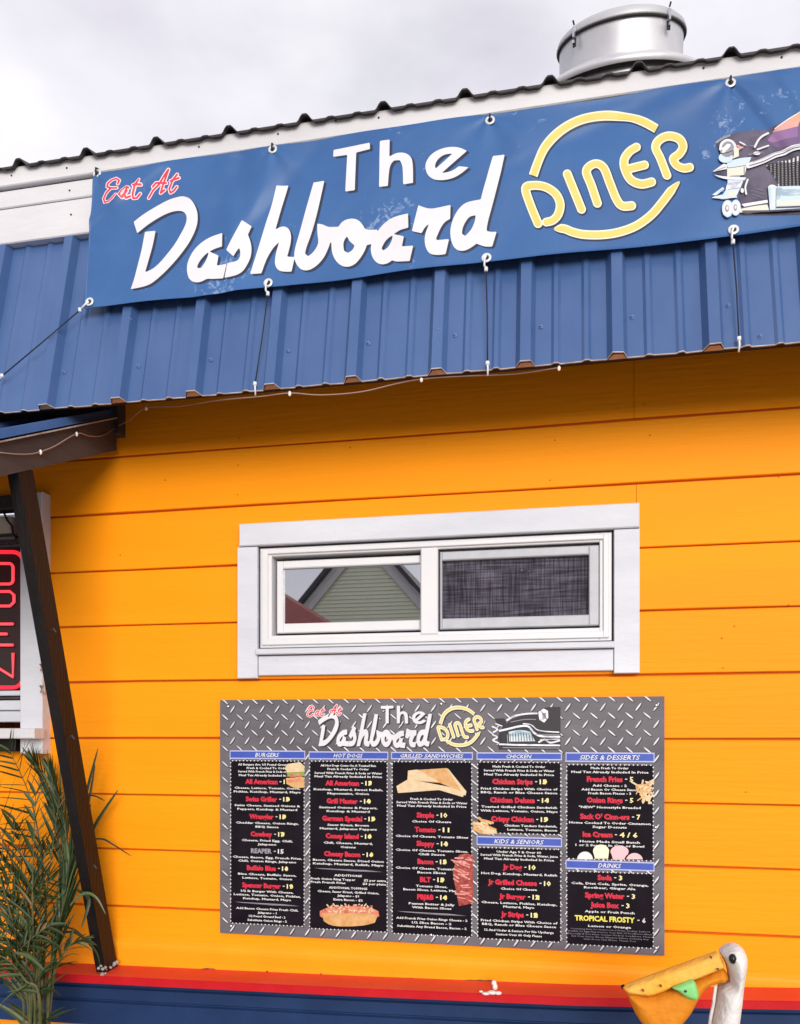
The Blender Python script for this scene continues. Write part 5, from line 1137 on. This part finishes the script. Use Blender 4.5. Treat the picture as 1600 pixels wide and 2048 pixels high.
# single strap leaves that reach past the post
for P9, D9, w9, m9 in [([(150, 1700), (172, 1590), (196, 1497)], (-.12, -.09, -.07), .011, 1), ([(160, 1680), (178, 1600), (190, 1530)], (-.12, -.09, -.07), .009, 1), ([(170, 1690), (196, 1640), (236, 1580)], (-.10, -.07, -.05), .012, 1),
        ([(175, 1680), (205, 1678), (228, 1690), (262, 1712)], (-.12, -.08, -.06, -.06), .006, 1), ([(165, 1590), (190, 1592), (210, 1602)], (-.1, -.08, -.06), .005, 1), ([(140, 1810), (168, 1787), (192, 1795), (211, 1828)], (-.36, -.36, -.36, -.36), .008, 2),
        ([(110, 1870), (150, 1865), (190, 1900), (200, 1930)], (-.2, -.16, -.13, -.12), .008, 1), ([(110, 1850), (150, 1860), (180, 1890), (196, 1912)], (-.2, -.16, -.13, -.12), .006, 1), ([(155, 1780), (178, 1800), (163, 1855)], (-.22, -.26, -.28), .012, 1), ([(30, 1905), (60, 1915), (88, 1940)], (-.4, -.41, -.42), .010, 2)]:
    C9 = [Vector(p) for p in spline([tuple(pt(x, y, d)) for (x, y), d in zip(P9, D9)], 5)]
    mb = MB(); n9 = len(C9); vs = []
    for i_, c9 in enumerate(C9):
        T9 = (C9[min(i_+1, n9-1)]-C9[max(i_-1, 0)]).normalized(); S9 = T9.cross(Vector((0, -1, .2))).normalized(); ww = w9*math.sin(math.pi*(.12+.86*i_/(n9-1)))**.6
        vs += [c9-S9*ww/2, c9+Vector((0, -ww*.2, 0)), c9+S9*ww/2]
    mb.add(vs, [(3*k, 3*k+3, 3*k+4, 3*k+1) for k in range(n9-1)]+[(3*k+1, 3*k+4, 3*k+5, 3*k+2) for k in range(n9-1)], m9)
    mb.build('leaf', ['stem', 'leaf', 'leaf_light', 'leaf_dry'], palm)

# ------------------------------------------------------------------ the carved pelican
mat('bird_white', (.60, .58, .57), .65, spec=.2, col2=(.72, .70, .69), nscale=22, bump=.6, bscale=50, spots=((.25, .2, .15), 38, .72))
mat('bill_yellow', (.78, .36, .035), .65, spec=.2, col2=(.80, .44, .10), nscale=16, bump=.5, bscale=60, spots=((.22, .08, .02), 36, .72))
mat('pouch', (.66, .24, .012), .65, spec=.2, col2=(.56, .17, .01), nscale=9, bump=.5, bscale=50)
mat('fish_green', (.16, .50, .14), .45, col2=(.24, .58, .2), nscale=20)
mat('eye_black', (.01, .01, .012), .2)
mat('post_wood', (.16, .12, .085), .8, col2=(.24, .19, .14), nscale=8, bump=.4, stretch=(3, 3, .5))
YP = -.52
pb = pt(1454, 2048, YP)
pel = thing('pelican_statue', (pb.x, YP, 0), 'carved white pelican with yellow bill holding a green fish, in front of the red ledge', 'statue')
def puff(name, P, T_, Rr, mats, parent, y, cell=2.2, holes=(), lab=None, ext=0, tilt=0):
    P = smooth_poly(P); x0, y0 = P.min(0)-4; x1, y1 = P.max(0)+4
    X, Y = grid(x0, x1, y0, y1, cell); D_ = sd_poly(X, Y, P)
    v2, f2, dp = contour(X, Y, D_); n = len(v2)
    th = [T_*math.sqrt(max(0, 1-(1-min(d/Rr, 1))**2)) for d in dp]
    xm = sum(p[0] for p in v2)/n
    fr = []; bk = []
    for (px, py), t in zip(v2, th):
        c = pt(px, py, y+tilt*(px-xm)); fr.append(c+Vector((0, -t, 0))); bk.append(c+Vector((0, t, 0)))
    return obj(name, fr+bk, [tuple(q_) for q_ in f2]+[tuple(i+n for i in q_[::-1]) for q_ in f2], mats, parent, smooth=True)
q_ = lambda P: [(1150+x/3.556, 1850+y/3.556) for x, y in P]
body = puff('body', q_([(1022,188),(1075,148),(1130,130),(1182,150),(1215,200),(1222,265),(1208,335),(1195,420),(1186,520),(1172,620),(1160,720),(1165,900),(1230,1120),(1330,1400),(1390,1750),(1380,2100),(1300,2350),(1050,2380),(900,2250),(860,2000),(880,1600),(910,1250),(930,1000),(948,800),(966,690),(985,600),(1002,520),(1020,440),(1092,395),(1085,330),(1065,260)]), .060, 26, 'bird_white', pel, YP, 3)
mb = MB(); mb.tube([pt(1150+1000/3.556, 1850+430/3.556, YP-.01), pt(1150+985/3.556, 1850+560/3.556, YP-.012), pt(1150+968/3.556, 1850+640/3.556, YP-.012), pt(1150+952/3.556, 1850+760/3.556, YP-.01)], [.004, .004, .004, .004], 6); mb.build('neck_edge', ['bird_white'], pel, smooth=True)
puff('upper_bill', q_([(1012,186),(1062,262),(1060,300),(1030,310),(870,378),(700,430),(640,462),(530,502),(450,492),(370,482),(334,440),(350,428),(600,335),(800,262)]), .024, 10, 'bill_yellow', pel, YP-.012, 1.8)
puff('pouch', q_([(365,474),(530,492),(620,462),(690,440),(870,370),(1040,295),(1078,330),(1090,375),(1060,408),(1010,410),(930,440),(872,530),(830,620),(760,704),(700,760),(620,800),(560,790),(500,730),(440,650),(395,560)]), .034, 26, 'pouch', pel, YP-.004, 2.2)
puff('fish', q_([(685,446),(760,412),(832,388),(858,405),(870,450),(882,500),(868,530),(838,532),(780,512),(735,470)]), .014, 9, 'fish_green', pel, YP-.040, 1.6)
c = pt(1150+785/3.556, 1850+470/3.556, YP-.053); mb = MB(); mb.lathe([(.0001, -.003), (.003, -.002), (.0035, 0)], c, (0, 1, 0), 10); mb.build('fish_eye', ['eye_black'], pel)
c = pt(1150+1123/3.556, 1850+243/3.556, YP-.054); mb = MB()
mb.lathe([(.0001, -.006), (.0055, -.005), (.009, -.001), (.0095, .004)], c, (0, 1, 0), 16); mb.v = [tuple(Vector((c.x+(Vector(v).x-c.x)*.82, v[1], c.z+(v[2]-c.z)*1.15))) for v in mb.v]; mb.build('eye', ['eye_black'], pel, smooth=True)
for kx, ky, nmx in ((485, 468, 'screw'), (612, 436, 'screw'), (1020, 318, 'screw'), (968, 232, 'screw')):
    c = pt(1150+kx/3.556, 1850+ky/3.556, YP-.046); mb = MB(); mb.lathe([(.0001, -.002), (.0022, -.0015), (.0026, .006)], c, (0, 1, 0), 8); mb.build(nmx, ['chipped_wood'], pel)
c = pt(1150+342/3.556, 1850+440/3.556, YP-.014); mb = MB(); mb.lathe([(.0001, -.005), (.0045, -.003), (.005, .003), (.0001, .005)], c, (0, 1, 0), 10); mb.build('bill_tip', ['brown_wood'], pel, smooth=True)
zb_ = pt(1450, 2450, YP).z
mb = MB(); mb.lathe([(.0001, 0), (.095, 0), (.09, .02), (.085, max(.1, zb_)), (.08, max(.1, zb_)+.012), (.0001, max(.1, zb_)+.014)], (pb.x, YP, 0.001), (0, 0, 1), 20); mb.build('post', ['post_wood'], pel)

# ------------------------------------------------------------------ the house across the street (seen mirrored in the left pane)
mat('green_siding', (.74, .78, .62), .6, col2=(.78, .82, .66), nscale=3)
mat('siding_shadow', (.55, .60, .46), .7)
mat('white_rake', (.66, .67, .70), .5)
mat('shingle', (.055, .055, .065), .85, col2=(.09, .085, .09), nscale=30)
mat('red_roof', (.42, .14, .13), .6, col2=(.48, .18, .17), nscale=10)
YH = 23.0
def mir(px, py, d=YH): p = pt(px, py, d); return Vector((p.x, -p.y, p.z))
apex = mir(727, 1062); A1 = mir(598, 1212); A2 = mir(838, 1195)
sl_l = (apex.z-A1.z)/(abs(apex.x-A1.x)); sl_r = (apex.z-A2.z)/abs(apex.x-A2.x); slp = .5*(sl_l+sl_r)
hz = 3.1; hw = (apex.z-hz)/slp
sg = 1
house = thing('gable_house', (apex.x, -YH, 0), 'green clapboard house with white gable trim, mirrored in the left window pane', 'house')
mb = MB(); z = .3; b_ = 0
mb.prism([(apex.x-hw+.3, -YH-.1, 0), (apex.x+hw-.3, -YH-.1, 0), (apex.x+hw-.3, -YH-.1, hz-.1), (apex.x, -YH-.1, apex.z-.35), (apex.x-hw+.3, -YH-.1, hz-.1)], (0, -9, 0), 1)
while z < apex.z-.4:
    h_ = hw-.3 if z+.125 < hz else min(hw-.3, (apex.z-.30-z-.125)/slp); h2 = hw-.3 if z < hz else min(hw-.3, (apex.z-.30-z)/slp)
    if h_ > 0.02:
        mb.add([(apex.x-h2, -YH-.055, z), (apex.x+h2, -YH-.055, z), (apex.x+h_, -YH-.09, z+.125), (apex.x-h_, -YH-.09, z+.125)], [(3, 2, 1, 0)], 0)
        mb.add([(apex.x-h2, -YH-.055, z), (apex.x+h2, -YH-.055, z), (apex.x+h2, -YH-.1, z), (apex.x-h2, -YH-.1, z)], [(0, 1, 2, 3)], 1)
    z += .125
mb.build('wall', ['green_siding', 'siding_shadow'], house)
for s_ in (-1, 1):
    mb = MB(); d = Vector((s_, 0, -slp)).normalized(); nn = Vector((s_*slp, 0, 1)).normalized()
    a = Vector((apex.x, -YH, apex.z)); Lr = math.hypot(hw+.4, slp*(hw+.4))
    mb.prism([a-nn*.30/1, a+d*Lr-nn*.30, a+d*Lr, a], (0, .04, 0), 0); mb.prism([a-nn*.12+Vector((0, .04, 0)), a+d*Lr-nn*.12+Vector((0, .04, 0)), a+d*Lr+Vector((0, .04, 0)), a+Vector((0, .04, 0))], (0, .04, 0), 0)
    mb.build('rake_board', ['white_rake'], house)
    mb = MB(); a2 = a+Vector((0, .3, .0)); mb.prism([a2+nn*.01, a2+d*Lr+nn*.01, a2+d*Lr+nn*.12, a2+nn*.12+Vector((0, 0, .05))], (0, -9.6, 0), 0); mb.build('roof', ['shingle'], house)
mb = MB(); mb.box(apex.x-.6, apex.x+.6, -YH-.05, -YH-.02, 1.0, 2.3, 0); mb.build('window', ['white_rake'], house)
# red roofed porch to the left of it in the mirror
r1 = mir(566, 1188, 19); r2_ = mir(655, 1243, 19); ex = (r2_-r1)
red = thing('red_roof_shed', (r1.x, -19, 0), 'low shed with a faded red sloping roof beside the green house', 'shed')
aa = r1-ex*1.2; bb = r2_+ex*.25
mb = MB(); mb.prism([(aa.x, -19, 0), (bb.x-.1, -19, 0), (bb.x-.1, -19, bb.z-.1), (aa.x, -19, aa.z-.1)], (0, -1.6, 0)); mb.build('wall', ['beige'], red)
mb = MB(); mb.prism([aa+Vector((0, .25, -.02)), bb+Vector((0, .25, -.02)), bb+Vector((0, .25, -.75)), aa+Vector((0, .25, -.75))], (0, -2.0, 0)); mb.build('roof', ['red_roof'], red)
